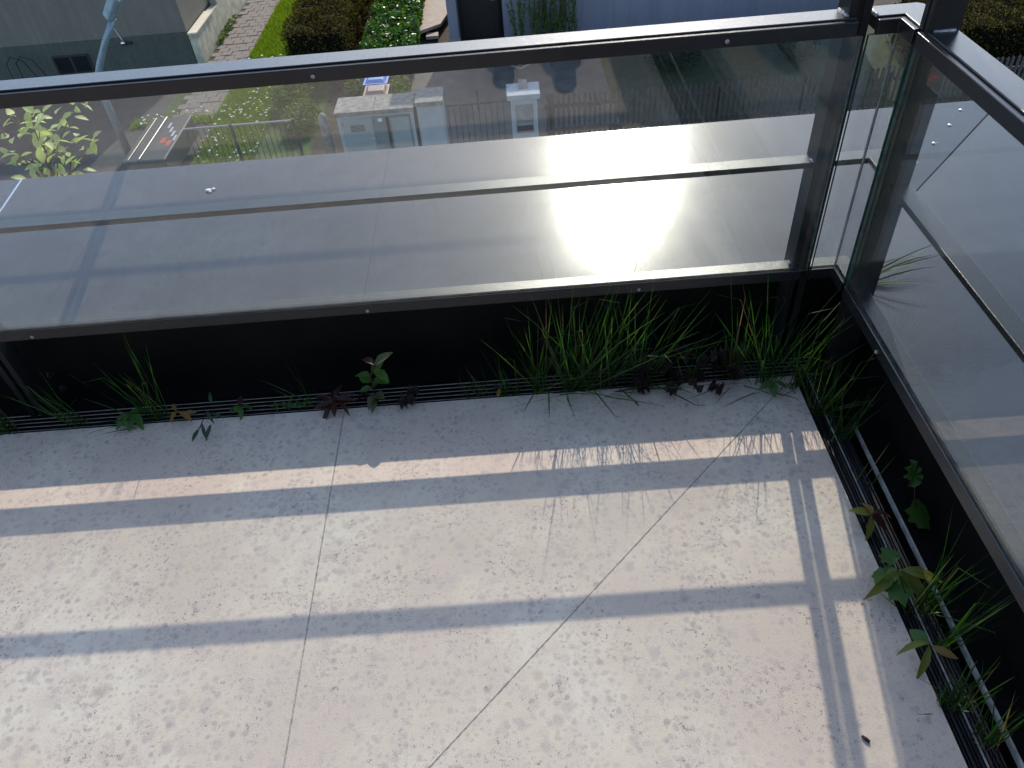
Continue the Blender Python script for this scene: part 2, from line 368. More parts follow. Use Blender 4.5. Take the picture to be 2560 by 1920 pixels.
for x in (-1.28, -.40, .30): screw(fr, x, YI-.001, .300)
lf = front_frame(-3.55, PL-.028, 'front railing frame beyond the left edge of the view', (-3.54, PL-.029))
pane(lf, (-3.55, -1.430, G0, G1, .3135, .8915))
# corner frame
cf = thing('balcony_railing', 'small corner railing frame bent round the terrace corner with narrow glass panes', 'railing', 'railing frames round the terrace')
XB0 = .7505
def ell(name, z, h, a, bb, m=RAIL, bev=.0018, x0=XB0, yend=1.508, chf=0.):
    # L-shaped bar: inner offset a, outer offset bb measured from the near faces
    pts = [(x0, YI+a), (XI+a, YI+a), (XI+a, yend), (XI+bb, yend)]
    pts += [(XI+bb, YI+bb-chf), (XI+bb-chf, YI+bb), (x0, YI+bb)] if chf else [(XI+bb, YI+bb), (x0, YI+bb)]
    return MB().prism(pts, lambda x, y: z, h).build(name, m, cf, bevel=bev)
ell('handrail', .925, .028, .0125, .070, chf=.010)
ell('glazing_bead', .921, .029, 0, .012)
ell('mid_rail', .602, .014, .030, .072, x0=PB+.012)
ell('bottom_rail', .318, .028, .0145, .052, x0=PB+.0)
ell('glazing_bead', .320, .030, -.001, .0022, bev=.0004, x0=PB+.0)
MB().box(PB-.0085, PB+.0085, 1.592, 1.652, -.07, 1.262).build('post', POSTM, cf, bevel=.0012)
MB().box(.806, .866, 1.5015, 1.5175, -.07, 1.262).build('post', POSTM, cf, bevel=.0012)
pane(cf, (.7385, XI+.0033, G0, G1, .3135, .8915))
pane(cf, (XI+.0035, XI+.0095, 1.509, G1-.0005, .3135, .8915))
MB().tube([(.7505, 1.586, .9245), (.7505, 1.634, .9245)], .004, 6).build('weld_bead', WELD, cf, smooth=True)
MB().box(XI+.0012, XI+.0028, G0-.001, G0-.0002, .3205, .8915).build('silicone_joint', PALE, cf)
# right frame
rf = thing('balcony_railing', 'right-hand railing frame running towards the viewer with glass and grey top rail', 'railing', 'railing frames round the terrace')
ye = 1.4945
for nm, za, a, bb, h in (('handrail', .925, .0125, .070, .028), ('glazing_bead', .921, 0, .012, .029), ('mid_rail', .602, .030, .072, .014), ('bottom_rail', .318, .0145, .052, .028), ('glazing_bead', .320, -.001, .0022, .030)):
    MB().box(XI+a, XI+bb, -1.2, ye, za-h, za).build(nm, RAIL, rf, bevel=.0016 if bb-a > .01 else .0004)
for y in (1.4865, -1.19):
    MB().box(.805, .865, y-.008, y+.008, -.07, 1.262).build('post', POSTM, rf, bevel=.0012)
    MB().tube([(.815, y-.010, .9245), (.856, y-.010, .9245)], .0045, 6).build('weld_bead', WELD, rf, smooth=True)
pane(rf, (XI+.0035, XI+.0095, -1.2, 1.4955, .3135, .8915))
screw(rf, XI, .92, .905, 'x'); screw(rf, XI-.001, 1.27, .300, 'x')
# upper handrail carried by the posts (above the picture)
uh = thing('upper_handrail', 'broad upper handrail carried by the posts above the glass', 'handrail')
MB().box(-3.56, XI+.077, YI+.01, YI+.09, 1.262, 1.305).build('front_rail', RAIL, uh, bevel=.003)
MB().box(XI+.01, XI+.077, -1.2, YI+.0095, 1.262, 1.304).build('side_rail', RAIL, uh, bevel=.003)
# wall bolts beside the left post feet
for x, z in ((-1.405, .055), (-1.392, .0)):
    o = MB().lathe((0, 0, 0), [(.013, 0), (.013, -.003), (.008, -.0045), (.0078, -.012), (.004, -.0135)], 14, 'y').build('wall_bolt', RAIL, par, smooth=False)
    o.location = (x, 1.70, z)
# ------------------------------------------------------------ ground, garden and houses below
G = -6.5
ASPH = plain('worn_asphalt', (.055, .055, .056), .9, var=.3, scale=3, bumps=.4, bscale=150)
PAVE = plain('driveway_concrete', (.12, .11, .098), .9, var=.25, scale=2.5, bumps=.3, bscale=60)
SOIL = plain('garden_soil', (.05, .038, .026), .95, var=.5, scale=6, bumps=.6, bscale=30)
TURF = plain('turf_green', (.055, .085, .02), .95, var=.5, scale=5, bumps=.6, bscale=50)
SETT = plain('concrete_sett', (.20, .17, .145), .9, var=.3, scale=7, bumps=.5, bscale=60)
KERB = plain('kerb_stone', (.24, .235, .225), .85, var=.2, scale=9)
RENDER_G = plain('grey_beige_render', (.16, .145, .115), .95, var=.06, scale=2, bumps=.25, bscale=120)
def streaky(name, col, amt=.35):
    m, n, l, p = newmat(name); v = coords(n, l); a = noise(n, l, coords(n, l, (3, 3, .25)), 2.2, 6, .65); b_ = noise(n, l, v, 1.1, 5, .6); c_ = noise(n, l, v, 45, 3)
    f = mth(n, l, 'ADD', mth(n, l, 'MULTIPLY', a, .6), mth(n, l, 'MULTIPLY', b_, .4))
    l.new(mix(n, l, .12, ramp(n, l, f, [(.34, tuple(x*(1-amt) for x in col)), (.6, col), (.8, tuple(x*1.12 for x in col))]), ramp(n, l, c_, [(.3, (.05, .05, .05)), (.7, (.4, .4, .4))])), p.inputs['Base Color'])
    p.inputs['Roughness'].default_value = .95; bump(n, l, p, c_, .3, .01); return m
RENDER_G = streaky('grey_beige_render_streaked', (.16, .145, .115), .25)
PLINTH = plain('green_plinth_render', (.055, .07, .05), .95, var=.15, scale=3, bumps=.2, bscale=100)
LIMEW = plain('mossy_limewashed_wall', (.42, .40, .30), .95, var=.32, scale=3.5, bumps=.4, bscale=40)
CREAM = plain('cream_coping', (.62, .56, .42), .85, var=.12, scale=10)
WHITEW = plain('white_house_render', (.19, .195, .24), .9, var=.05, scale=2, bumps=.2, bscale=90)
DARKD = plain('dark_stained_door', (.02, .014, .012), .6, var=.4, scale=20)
REDD = plain('dark_red_door', (.09, .02, .018), .6, var=.3, scale=20)
DGLASS = plain('dark_window_glass', (.01, .012, .014), .1, var=.2, spec=.8)
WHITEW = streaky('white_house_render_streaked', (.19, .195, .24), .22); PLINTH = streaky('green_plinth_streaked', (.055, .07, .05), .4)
SLABM = plain('sandstone_slab', (.42, .35, .28), .9, var=.16, scale=6, bumps=.3, bscale=60)
CONC = plain('weathered_concrete_cap', (.27, .24, .21), .95, var=.4, scale=9, bumps=.5, bscale=40)
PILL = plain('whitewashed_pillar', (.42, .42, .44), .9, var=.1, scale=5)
BLUEG = plain('blue_grey_cabinet', (.17, .20, .215), .5, var=.12, scale=6)
BLUEG2 = plain('grey_green_cabinet_door', (.30, .335, .33), .5, var=.08, scale=6)
FENCEM = plain('dark_fence_metal', (.035, .035, .034), .6, .3, var=.3, scale=9)
PICKM = plain('weathered_picket_wood', (.060, .050, .048), .9, var=.45, scale=6)
LAMPM = plain('lamp_blue_grey_paint', (.20, .27, .30), .45, .3, var=.2, scale=12)
ROOFM = plain('brown_roof_tiles', (.16, .07, .045), .9, var=.3, scale=8)
HEDGE = leafmat('hedge_leaf', [(.016, .017, .003), (.048, .042, .008), (.12, .09, .028)], .25, .75, .1)
IVY = leafmat('glossy_shrub_leaf', [(.015, .05, .008), (.04, .11, .015), (.11, .18, .03)], .35, .3)
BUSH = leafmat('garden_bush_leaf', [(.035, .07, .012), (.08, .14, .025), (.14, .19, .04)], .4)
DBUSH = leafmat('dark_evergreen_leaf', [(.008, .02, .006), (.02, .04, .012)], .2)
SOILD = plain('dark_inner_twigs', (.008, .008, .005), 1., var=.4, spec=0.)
BARK = plain('brown_bark', (.09, .065, .045), .95, var=.4, scale=20, bumps=.6, bscale=60)
LAWNB = leafmat('lawn_blade', [(.06, .125, .012), (.13, .21, .022), (.22, .27, .045)], .45, .6)
PETW = plain('white_flower', (.75, .75, .70), .8, var=.1)
PETY = plain('yellow_flower', (.75, .42, .02), .8, var=.1)

def sheet(name, x0, x1, y0, y1, z, m, parent=None):
    o = MB().add([(x0, y0, z), (x1, y0, z), (x1, y1, z), (x0, y1, z)], [(0, 1, 2, 3)]).build(name, m, parent); 
    if parent is None: o['kind'] = 'structure'
    return o
sheet('ground', -90, 90, -60, 140, G-.012, SOIL)
sheet('road', -90, 90, 3.0, 14.2, G-.008, ASPH)
sheet('pavement', -90, 90, 14.4, 15.75, G+.004, PAVE)
MB().box(-90, 90, 14.2, 14.4, G-.1, G+.006).build('kerb', KERB)['kind'] = 'structure'
sheet('yard_asphalt', -30, -7.3, 15.76, 18.6, G+.004, ASPH)
sheet('side_yard', -30, -8.9, 18.6, 22.75, G-.002, ASPH)
sheet('driveway', -2.45, 2.55, 15.76, 22.0, G+.004, PAVE)
sheet('lawn', -9.6, -4.6, 15.76, 30, G-.004, TURF)
sheet('shaded_lawn', 2.55, 30, 15.76, 22.0, G+.003, plain('turf_darkened_for_shade', (.022, .035, .012), .95, var=.5, scale=5, bumps=.6, bscale=50))  # darker copy of the turf, with the house's shade put into its colour
# path of concrete setts
path = thing('garden_path', None, None, kind='structure')
MB().box(-8.62, -7.38, 18.98, 28.6, G-.05, G+.002).build('path_bed', SOIL, path)
base = None; row = 0; y = 19.0
while y < 28.4:
    x = -8.6+(.15 if row % 2 else 0)
    while x < -7.42:
        wd = min(.30, -7.4-x)
        if wd > .12:
            if base is None: base = MB().box(-.5, .5, -.5, .5, 0, 1).build('sett', SETT, path); c = base
            else: c = inst(base, parent=path)
            c.location = (x+wd/2+rnd.uniform(-.006, .006), y+.15, G-.03); c.scale = (wd-.02, .278, .05+rnd.uniform(-.01, .012))
            c.rotation_euler = (rnd.uniform(-.02, .02), rnd.uniform(-.02, .02), rnd.uniform(-.02, .02))
        x += .30
    y += .30; row += 1
# lawn blades and flowers
def grass_field(name, regions, n, h, mat, seed):
    r = random.Random(seed); b = MB()
    areas = [(a[1]-a[0])*(a[3]-a[2]) for a in regions]; tot = sum(areas)
    for a, ar in zip(regions, areas):
        for i in range(int(n*ar/tot)):
            x, y = r.uniform(a[0], a[1]), r.uniform(a[2], a[3]); an = r.uniform(0, 6.28); hh = h*r.uniform(.4, 1.3); wd = .012*r.uniform(.7, 1.5)
            dx, dy = math.cos(an)*wd, math.sin(an)*wd; lx, ly = r.gauss(0, .45)*hh, r.gauss(0, .45)*hh
            b.add([(x-dx, y-dy, G), (x+dx, y+dy, G), (x+lx, y+ly, G+hh)], [(0, 1, 2)])
    return tag(b.build(name, mat, fix=False), kind='stuff')
tag(grass_field('lawn_grass', [(-7.3, -5.9, 15.9, 18.6), (-9.5, -5.9, 18.62, 19.05), (-7.38, -6.1, 19.0, 29)], 26000, .13, LAWNB, 3), 'bright sunlit grass with white and yellow flowers between path and hedge', 'grass')
b = MB(); r = random.Random(11)
for i in range(170):
    x, y = (r.uniform(-7.3, -5.8), r.uniform(16.0, 22.5)) if i < 120 else (r.uniform(-9.4, -6.0), r.uniform(18.5, 19.3))
    s = r.uniform(.018, .04); z = G+r.uniform(.10, .2); b.lathe((x, y, z), [(.001, -s*.4), (s, 0), (.001, s*.5)], 6, mi=0 if r.random() < .8 else 1)
tag(b.build('lawn_flowers', [PETW, PETY], fix=False), 'white and yellow flower heads scattered over the sunlit grass', 'flowers', kind='stuff')

# leaf clouds
def leafcloud(b, r, n, sampler, size, flat=.0, mi=0):
    for i in range(n):
        p = sampler(r); a = Vector((r.gauss(0, 1), r.gauss(0, 1), r.gauss(0, 1)+flat)).normalized()
        u = a.orthogonal().normalized(); u.rotate(Matrix.Rotation(r.uniform(0, 6.28), 3, a)); v = a.cross(u); s = size*r.uniform(.6, 1.3)
        p = Vector(p); b.add([p-u*s*.5, p+v*s*.28+a*s*.05, p+u*s*.5, p-v*s*.28+a*s*.05], [(0, 1, 2, 3)], mi)
def boxsurf(x0, x1, y0, y1, z0, z1, depth=.18, bulge=.08):
    def f(r):
        k = r.random(); ax, ay, az = (y1-y0)*(z1-z0), (x1-x0)*(z1-z0), (x1-x0)*(y1-y0); t = 2*ax+ay+1.3*az; d = abs(r.gauss(0, depth*.5))
        x, y, z = r.uniform(x0, x1), r.uniform(y0, y1), r.uniform(z0, z1); u = k*t
        if u < ax: x = x0+d
        elif u < 2*ax: x = x1-d
        elif u < 2*ax+ay: y = y0+d
        else: z = z1-d
        w = bulge*math.sin(x*5.1+z*3)*math.sin(y*4.3+1.2*z)
        return (x+w*(1 if u >= ax else -1)*.5, y-w*.5, z+w)
    return f
def hedge(name, label, dims, n, size, mat, seed, cat='hedge', flat=.3, group=None):
    t = thing(name, label, cat, group); x0, x1, y0, y1, z0, z1 = dims
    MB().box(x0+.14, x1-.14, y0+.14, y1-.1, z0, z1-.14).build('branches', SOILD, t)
    b = MB(); leafcloud(b, random.Random(seed), n, boxsurf(*dims), size, flat); b.build('foliage', mat, t, fix=False); return t
hedge('garden_hedge', 'tall brownish green clipped hedge with a dark near end between grass and shrub', (-5.75, -4.05, 20.7, 28, G, -5.2), 15000, .075, HEDGE, 5)
hedge('garden_hedge', 'low reddish green hedge catching sun at the far right corner', (9.9, 16, 17.6, 20.2, G, -5.25), 12000, .07, HEDGE, 6)
hedge('flowering_shrub', 'glossy leafy shrub between the dark gap and the sandstone slab', (-3.75, -2.35, 20.9, 27, G, -5.75), 5200, .13, IVY, 7, 'shrub', .8)
# plants around the bins and in the bed behind the metal fence
def clump(name, label, cx, cy, rx, ry, h, n, size, mat, seed, cat='plant', z0=G, group=None):
    t = thing(name, label, cat, group); b = MB(); r = random.Random(seed)
    for k in range(7):
        a = r.uniform(0, 6.28); b.tube([(cx, cy, z0), (cx+math.cos(a)*rx*.3, cy+math.sin(a)*ry*.3, z0+h*.5), (cx+math.cos(a)*rx*.6, cy+math.sin(a)*ry*.6, z0+h*.8)], [.02, .013, .006], 5)
    b.build('stems', BARK, t)
    def sm(r):
        while 1:
            u = [r.uniform(-1, 1) for _ in range(3)]; q = u[0]**2+u[1]**2+u[2]**2
            if .25 < q < 1: return (cx+u[0]*rx*(1+.15*math.sin(9*u[1])), cy+u[1]*ry, z0+h*(.5+.5*u[2]))
    b = MB(); leafcloud(b, r, n, sm, size, .5); b.build('foliage', mat, t, fix=False); return t
clump('bed_plant', 'pale green perennial clump at the back left of the bins', -3.75, 19.9, .42, .7, .55, 900, .1, BUSH, 21)
clump('bed_plant', 'pale green perennial clump right of the blue bin', -2.72, 19.3, .3, .9, .45, 900, .09, BUSH, 22)
clump('bed_plant', 'green bush in the bed behind the metal fence, near the grass', -5.45, 19.4, .5, .9, .7, 1500, .09, BUSH, 23)
clump('bed_plant', 'loose green bush nearer the meter cabinet in the bed', -5.0, 18.0, .45, .8, .55, 1300, .09, BUSH, 24)
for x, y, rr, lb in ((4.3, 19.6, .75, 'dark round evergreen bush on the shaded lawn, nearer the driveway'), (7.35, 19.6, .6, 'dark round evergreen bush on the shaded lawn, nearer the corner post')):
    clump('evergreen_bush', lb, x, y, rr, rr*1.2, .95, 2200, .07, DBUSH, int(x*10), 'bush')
# tall thin shrubs against the white wall
for k, (x, n, lb) in enumerate(((.62, 9, 'thin upright shrub against the white wall, nearest the dark door'), (1.08, 11, 'fuller upright shrub second from the dark door'), (1.75, 14, 'tall dense upright shrub furthest from the dark door'))):
    t = thing('upright_shrub', lb, 'shrub'); r = random.Random(60+k); bs = MB(); bl = MB()
    for i in range(n):
        x0 = x+r.uniform(-.28, .32); tx = x0+r.uniform(-.18, .14); h = r.uniform(.9, 1.75); y = 21.6+r.uniform(-.1, .1)
        pts = [(x0+(tx-x0)*q+.03*math.sin(q*6+i), y, G+.2+h*q) for q in (0, .3, .6, 1)]
        bs.tube([(x0, y, G)]+pts, .012, 5)
        def sm(rr, pts=pts):
            q = rr.random()*.999*(len(pts)-1); a, c = pts[int(q)], pts[int(q)+1]; f = q-int(q); return tuple(a[j]+(c[j]-a[j])*f+rr.gauss(0, .028) for j in range(3))
        leafcloud(bl, r, 170, sm, .06, .6)
    bs.build('stems', BARK, t); bl.build('foliage', BUSH, t, fix=False)

# left house
lh = thing('left_house', 'grey beige rendered house with green plinth and small basement window', 'house')
HX, HY = -8.87, 22.77
MB().box(-24, HX, HY+.012, 34, -5.6, .2).build('wall', RENDER_G, lh)
MB().box(-24, HX-.012, HY, 33.9, G-.3, -5.602).build('plinth', PLINTH, lh)
MB().add([(-24.3, HY-.5, .2), (HX+.5, HY-.5, .2), (HX+.5, 34.4, .2), (-24.3, 34.4, .2), (-24.3, 28.4, 3.8), (HX+.5, 28.4, 3.8)], [(3, 2, 1, 0), (0, 1, 5, 4), (2, 3, 4, 5), (1, 2, 5), (3, 0, 4)]).build('roof', ROOFM, lh)
wn = MB().box(-12.93, -11.86, HY-.03, HY+.001, -6.47, -5.95).build('basement_window', DARKD, lh)
MB().box(-12.87, -12.44, HY-.036, HY-.031, -6.43, -6.0).build('pane', DGLASS, wn); MB().box(-12.36, -11.92, HY-.036, HY-.0312, -6.43, -6.0).build('pane', DGLASS, wn)
MB().box(-12.98, -11.81, HY-.07, HY-.0005, -6.5, -6.472).build('window_sill', CONC, wn)
lt = MB().lathe((-10.72, HY-.05, -5.74), [(.05, .05), (.07, .0), (.065, -.06), (.02, -.075)], 12, 'y').build('wall_lamp', STEEL, lh, smooth=True)
MB().tube([(-10.72, HY-.01, -5.74), (-10.9, HY-.012, -5.1)], .012, 6).build('cable', CREAM, lt); MB().box(-10.62, -10.5, HY-.06, HY-.001, -5.80, -5.72).build('bracket', DARKD, lt)
dr = MB().box(HX+.001, HX+.03, 26.2, 27.4, -5.4, -3.2).build('side_door', REDD, lh)
# stair cheek wall beside the house
cw = thing('stair_wall', 'mossy pale stair side wall with cream coping beside the path', 'wall')
MB().prism([(HX+.012, HY-.004), (-8.64, HY-.004), (-8.64, 29), (HX+.012, 29)], lambda x, y: -5.68, .9).build('wall_face', LIMEW, cw)
MB().box(HX+.013, -8.645, 25.3, 26.1, -5.679, -5.40).build('stepped_block', LIMEW, cw); MB().box(HX+.013, -8.645, 26.1, 29, -5.679, -5.15).build('stepped_block', LIMEW, cw)
MB().box(HX+.005, -8.60, HY-.03, 24.6, -5.678, -5.63).build('coping', CREAM, cw, bevel=.008)
clump('wall_foot_weed', 'small green weeds along the foot of the stair wall', -8.56, 25.2, .08, 1.4, .22, 260, .09, BUSH, 31)
# handrail hoops at far left
t = thing('iron_rail', 'thin dark curved iron rail by the grey house at the left edge', 'railing')
for dx in (0, .28): MB().tube([(-14.0+dx, 22.3, G), (-14.0+dx, 22.3, -5.9), (-13.8+dx, 22.3, -5.72), (-13.5+dx, 22.3, -5.85), (-13.3+dx, 22.3, -6.4)], .018, 6).build('bar', FENCEM, t)

# white house on the right
wh = thing('white_house', 'white rendered house with a deep dark doorway in its shaded front', 'house')
WY = 22.05; ZT = -.75
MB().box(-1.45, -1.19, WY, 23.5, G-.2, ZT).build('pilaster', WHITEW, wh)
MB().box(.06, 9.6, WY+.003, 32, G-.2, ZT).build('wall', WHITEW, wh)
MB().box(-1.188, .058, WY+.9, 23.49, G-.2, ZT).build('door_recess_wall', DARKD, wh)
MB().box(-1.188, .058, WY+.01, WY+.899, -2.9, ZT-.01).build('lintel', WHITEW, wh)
d = MB().box(-1.1, -.03, WY+.84, WY+.895, G+.05, -4.2).build('door', DARKD, wh); MB().box(-.25, -.12, WY+.8, WY+.838, -5.5, -5.45).build('handle', STEEL, d)
MB().box(-1.47, -1.17, WY-.02, WY-.001, G-.1, -6.15).build('pilaster_plinth', KERB, wh); MB().box(.04, 9.62, WY-.02, WY+.001, G-.1, -6.28).build('plinth', KERB, wh)
MB().add([(0, WY-.45, ZT), (10, WY-.45, ZT), (10, 32.4, ZT), (0, 32.4, ZT), (0, 27, ZT+2.6), (10, 27, ZT+2.6)], [(3, 2, 1, 0), (0, 1, 5, 4), (2, 3, 4, 5), (1, 2, 5), (3, 0, 4)]).build('roof', ROOFM, wh)
MB().box(-1.5, -.002, WY-.1, 23.55, ZT+.002, ZT+.12).build('porch_roof', ROOFM, wh)
# sandstone slab steps between shrub and house
st = thing('stone_steps', 'sandstone slab step with a clipped corner beside the white pilaster', 'steps')
MB().prism([(-2.55, 22.95), (-1.78, 23.55), (-1.55, 24.6), (-1.55, 28), (-2.55, 28)], lambda x, y: -6.22, .09).build('step_slab', SLABM, st, bevel=.008)
MB().box(-2.2, -1.85, 23.0, 23.3, -6.45, -6.36).build('lower_step', SLABM, st)
# meter cabinet, pillars, gates
mc = thing('meter_cabinet', 'masonry meter cabinet with stained concrete top and blue grey doors', 'cabinet')
MB().box(-3.66, -2.02, 15.83, 16.56, G, -5.40).build('body', PILL, mc)
MB().box(-3.70, -2.86, 15.79, 16.6, -5.398, -5.30).build('top_slab', CONC, mc, bevel=.01); MB().box(-2.855, -1.99, 15.79, 16.6, -5.398, -5.303).build('top_slab', CONC, mc, bevel=.01)
MB().box(-3.58, -2.92, 15.812, 15.829, -6.45, -5.45).build('door', BLUEG2, mc)
d = MB().box(-2.90, -2.09, 15.806, 15.829, -6.45, -5.45).build('door', BLUEG, mc)
MB().prism([(-2.62, 15.80), (-2.555, 15.80), (-2.555, 15.8055), (-2.62, 15.8055)], lambda x, y: -5.47, .97).build('door_mullion', DARKD, d)
MB().box(-2.79, -2.70, 15.80, 15.8055, -5.56, -5.49).build('notice', PETW, d)
MB().box(-2.52, -2.13, 15.7995, 15.8055, -6.42, -5.50).build('panel', BLUEG2, d)
for k in range(5): MB().box(-3.40+.0*k, -3.10, 15.806, 15.8115, -5.62-.03*k, -5.608-.03*k).build('vent_slot', DARKD, mc)
for x in (-3.565, -2.885):
    for z in (-5.6, -6.3): MB().tube([(x, 15.806, z), (x, 15.806, z+.07)], .010, 6).build('hinge', STEEL, mc)
MB().lathe((-2.965, 15.81, -5.95), [(.018, 0), (.018, -.012), (.01, -.016)], 10, 'y').build('lock', STEEL, mc)
gp = thing('gate_pillar', 'plain whitewashed gate pillar with a weathered cap right of the meter cabinet', 'pillar')
MB().box(-1.93, -1.39, 15.84, 16.5, G, -5.32).build('shaft', PILL, gp, bevel=.01); MB().box(-1.96, -1.36, 15.80, 16.56, -5.318, -5.22).build('cap', CONC, gp, bevel=.012)
sp = tag(MB().lathe((-3.98, 15.95, G), [(.10, 0), (.10, 1.0), (.085, 1.1), (.04, 1.16), (.005, 1.17)], 14).build('stone_post', CONC, smooth=True), 'rounded concrete post standing just left of the meter cabinet', 'post')
mp = thing('letterbox_pillar', 'whitewashed pillar with letterbox slot, name plate and projecting cap', 'pillar')
MB().box(.07, .63, 15.75, 16.25, G, -5.30).build('shaft', PILL, mp, bevel=.008); MB().box(0, .70, 15.68, 16.32, -5.298, -5.19).build('cap', PILL, mp, bevel=.01)
MB().box(.27, .45, 16.0, 16.33, -5.189, -5.12).build('cap_bracket', CONC, mp); 
bx = MB().box(.16, .54, 15.735, 15.749, -6.05, -5.42).build('letterbox', KERB, mp, bevel=.003)
MB().box(.19, .51, 15.722, 15.734, -5.80, -5.765).build('slot_flap', STEEL, bx); MB().box(.18, .52, 15.72, 15.734, -6.0, -5.88).build('slot', DARKD, bx)
def bars(t, xs, y, z0, z1, rad, m, nm='bar'):
    base = None
    for x in xs:
        if base is None: base = MB().tube([(0, 0, 0), (0, 0, z1-z0)], rad, 6).build(nm, m, t); base.location = (x, y, z0)
        else: inst(base, (x, y, z0), parent=t)
gt = thing('garden_gate', 'low gate of thin vertical bars between the two whitewashed pillars', 'gate')
bars(gt, [-1.28+.132*i for i in range(10)], 15.95, G+.05, -5.42, .008, FENCEM)
for z in (-5.42, -6.3): MB().box(-1.33, .04, 15.93, 15.97, z, z+.03).build('rail', FENCEM, gt)
MB().tube([(-.62, 15.95, -5.6), (-.62, 15.95, -5.12)], .018, 8).build('latch_rod', FENCEM, gt)
mf = thing('metal_fence', 'low metal garden fence of vertical bars in front of the sunlit grass', 'fence')
bars(mf, [-6.95+.125*i for i in range(19)], 15.95, G+.03, -5.45, .009, FENCEM)
MB().box(-7.0, -4.62, 15.93, 15.97, -5.45, -5.42).build('rail', KERB, mf); MB().box(-7.0, -4.62, 15.93, 15.97, -6.4, -6.37).build('rail', FENCEM, mf)
for x in (-5.98, -4.62): MB().box(x-.025, x+.025, 15.91, 15.99, G, -5.40).build('post', FENCEM, mf)
pf = thing('picket_fence', 'long dark wooden picket fence standing in the shade of the white house', 'fence')
base = None
for i in range(116):
    x = .86+.113*i; hh = rnd.uniform(-.02, .02)
    if base is None: base = MB().add([(-.031, -.011, 0), (.031, -.011, 0), (.031, .011, 0), (-.031, .011, 0), (-.031, -.011, 1.05), (.031, -.011, 1.05), (.031, .011, 1.05), (-.031, .011, 1.05), (0, -.011, 1.09), (0, .011, 1.09)],
        [(3, 2, 1, 0), (0, 1, 5, 8, 4), (2, 3, 7, 9, 6), (1, 2, 6, 5), (3, 0, 4, 7), (5, 6, 9, 8), (7, 4, 8, 9)]).build('picket', PICKM, pf); c = base
    else: c = inst(base, parent=pf)
    c.location = (x, 15.95, G+.06+hh); c.rotation_euler = (0, rnd.gauss(0, .008), rnd.gauss(0, .05))
for z in (-6.2, -5.66): MB().box(.8, 14, 15.965, 16.01, z, z+.07).build('rail', PICKM, pf)
for i in range(8): MB().box(.9+1.8*i, 1.0+1.8*i, 16.012, 16.1, G, -5.5).build('post', PICKM, pf)
# wheelie bins
def bin_(x, y, body, lid, lb):
    t = thing('wheelie_bin', lb, 'bin', 'wheelie bins beside the driveway')
    b = MB(); b.add([(-.2, -.2, .05), (.2, -.2, .05), (.2, .22, .05), (-.2, .22, .05), (-.26, -.27, .96), (.26, -.27, .96), (.26, .28, .96), (-.26, .28, .96)], [(3, 2, 1, 0), (4, 5, 6, 7), (0, 1, 5, 4), (1, 2, 6, 5), (2, 3, 7, 6), (3, 0, 4, 7)]); o = b.build('body', body, t, bevel=.015)
    b = MB(); b.box(-.285, .285, -.30, .31, .965, .995)
    b.add([(-.24, -.25, .994), (.24, -.25, .994), (.24, .2, .994), (-.24, .2, .994), (-.17, -.16, 1.05), (.17, -.16, 1.05), (.19, .14, 1.06), (-.19, .14, 1.06)], [(4, 5, 6, 7), (0, 1, 5, 4), (1, 2, 6, 5), (2, 3, 7, 6), (3, 0, 4, 7)]); li = b.build('lid', lid, t, bevel=.008)
    MB().tube([(-.22, .34, .96), (.22, .34, .96)], .015, 8).build('handle', body, t)
    for sx in (-.24, .24): MB().lathe((sx, .24, .11), [(.1, -.025), (.1, .025)], 14, 'x').build('wheel', DARKD, t)
    t.location = (x, y, G); t.rotation_euler[2] = rnd.uniform(-.05, .05)
BINB = plain('blue_bin_plastic', (.10, .19, .52), .45, var=.1); BINB2 = plain('dark_grey_bin_plastic', (.06, .06, .065), .5, var=.1); BINR = plain('brown_bin_lid_plastic', (.26, .15, .12), .45, var=.12)
bin_(-3.02, 18.0, BINB2, BINB, 'blue lidded bin standing behind the brown lidded one'); bin_(-2.96, 17.35, BINB2, BINR, 'brown lidded bin directly behind the meter cabinet')
# street lamp
sl_ = thing('street_lamp', 'blue grey curved street lamp in front of the grey beige house', 'street lamp')
MB().tube([(-8.93, 17, G), (-8.93, 17, -5.0), (-8.88, 17, -4.6), (-8.70, 17, -4.3), (-8.38, 17, -3.85), (-8.02, 17, -3.42)], [.09, .08, .075, .07, .068, .065], 12).build('pole', LAMPM, sl_, smooth=True)
hd = MB(); 
for (cx, cz, wx, wy, wz) in ((0, 0, 0, 0, 0),): pass
b = MB(); b.add([(-.16, -.13, -.05), (.16, -.13, -.05), (.16, .13, -.05), (-.16, .13, -.05), (-.2, -.17, .02), (.22, -.17, .02), (.22, .17, .02), (-.2, .17, .02), (-.15, -.13, .13), (.17, -.13, .13), (.17, .13, .13), (-.15, .13, .13)],
    [(3, 2, 1, 0), (0, 1, 5, 4), (1, 2, 6, 5), (2, 3, 7, 6), (3, 0, 4, 7), (4, 5, 9, 8), (5, 6, 10, 9), (6, 7, 11, 10), (7, 4, 8, 11), (8, 9, 10, 11)])
h = b.build('lamp_head', LAMPM, sl_, bevel=.02); h.location = (-7.88, 17, -3.22); h.rotation_euler = (0, -.9, 0); h.scale = (1.35, 1.3, 1.3)
# door mat / grate in front of the dark door
dm = thing('floor_grate', 'small square metal grate with a pale frame set diagonally on the driveway', 'grate')
MB().box(-.3, .3, -.3, .3, 0, .012).build('grate_panel', FENCEM, dm)
for a, b2 in (((-.33, .33), (-.33, -.30)), ((-.33, .33), (.30, .33)), ((-.33, -.30), (-.2995, .2995)), ((.30, .33), (-.2995, .2995))): MB().box(a[0], a[1], b2[0], b2[1], 0, .02).build('frame', PILL, dm)
dm.location = (.42, 20.85, G+.005); dm.rotation_euler[2] = R(45)
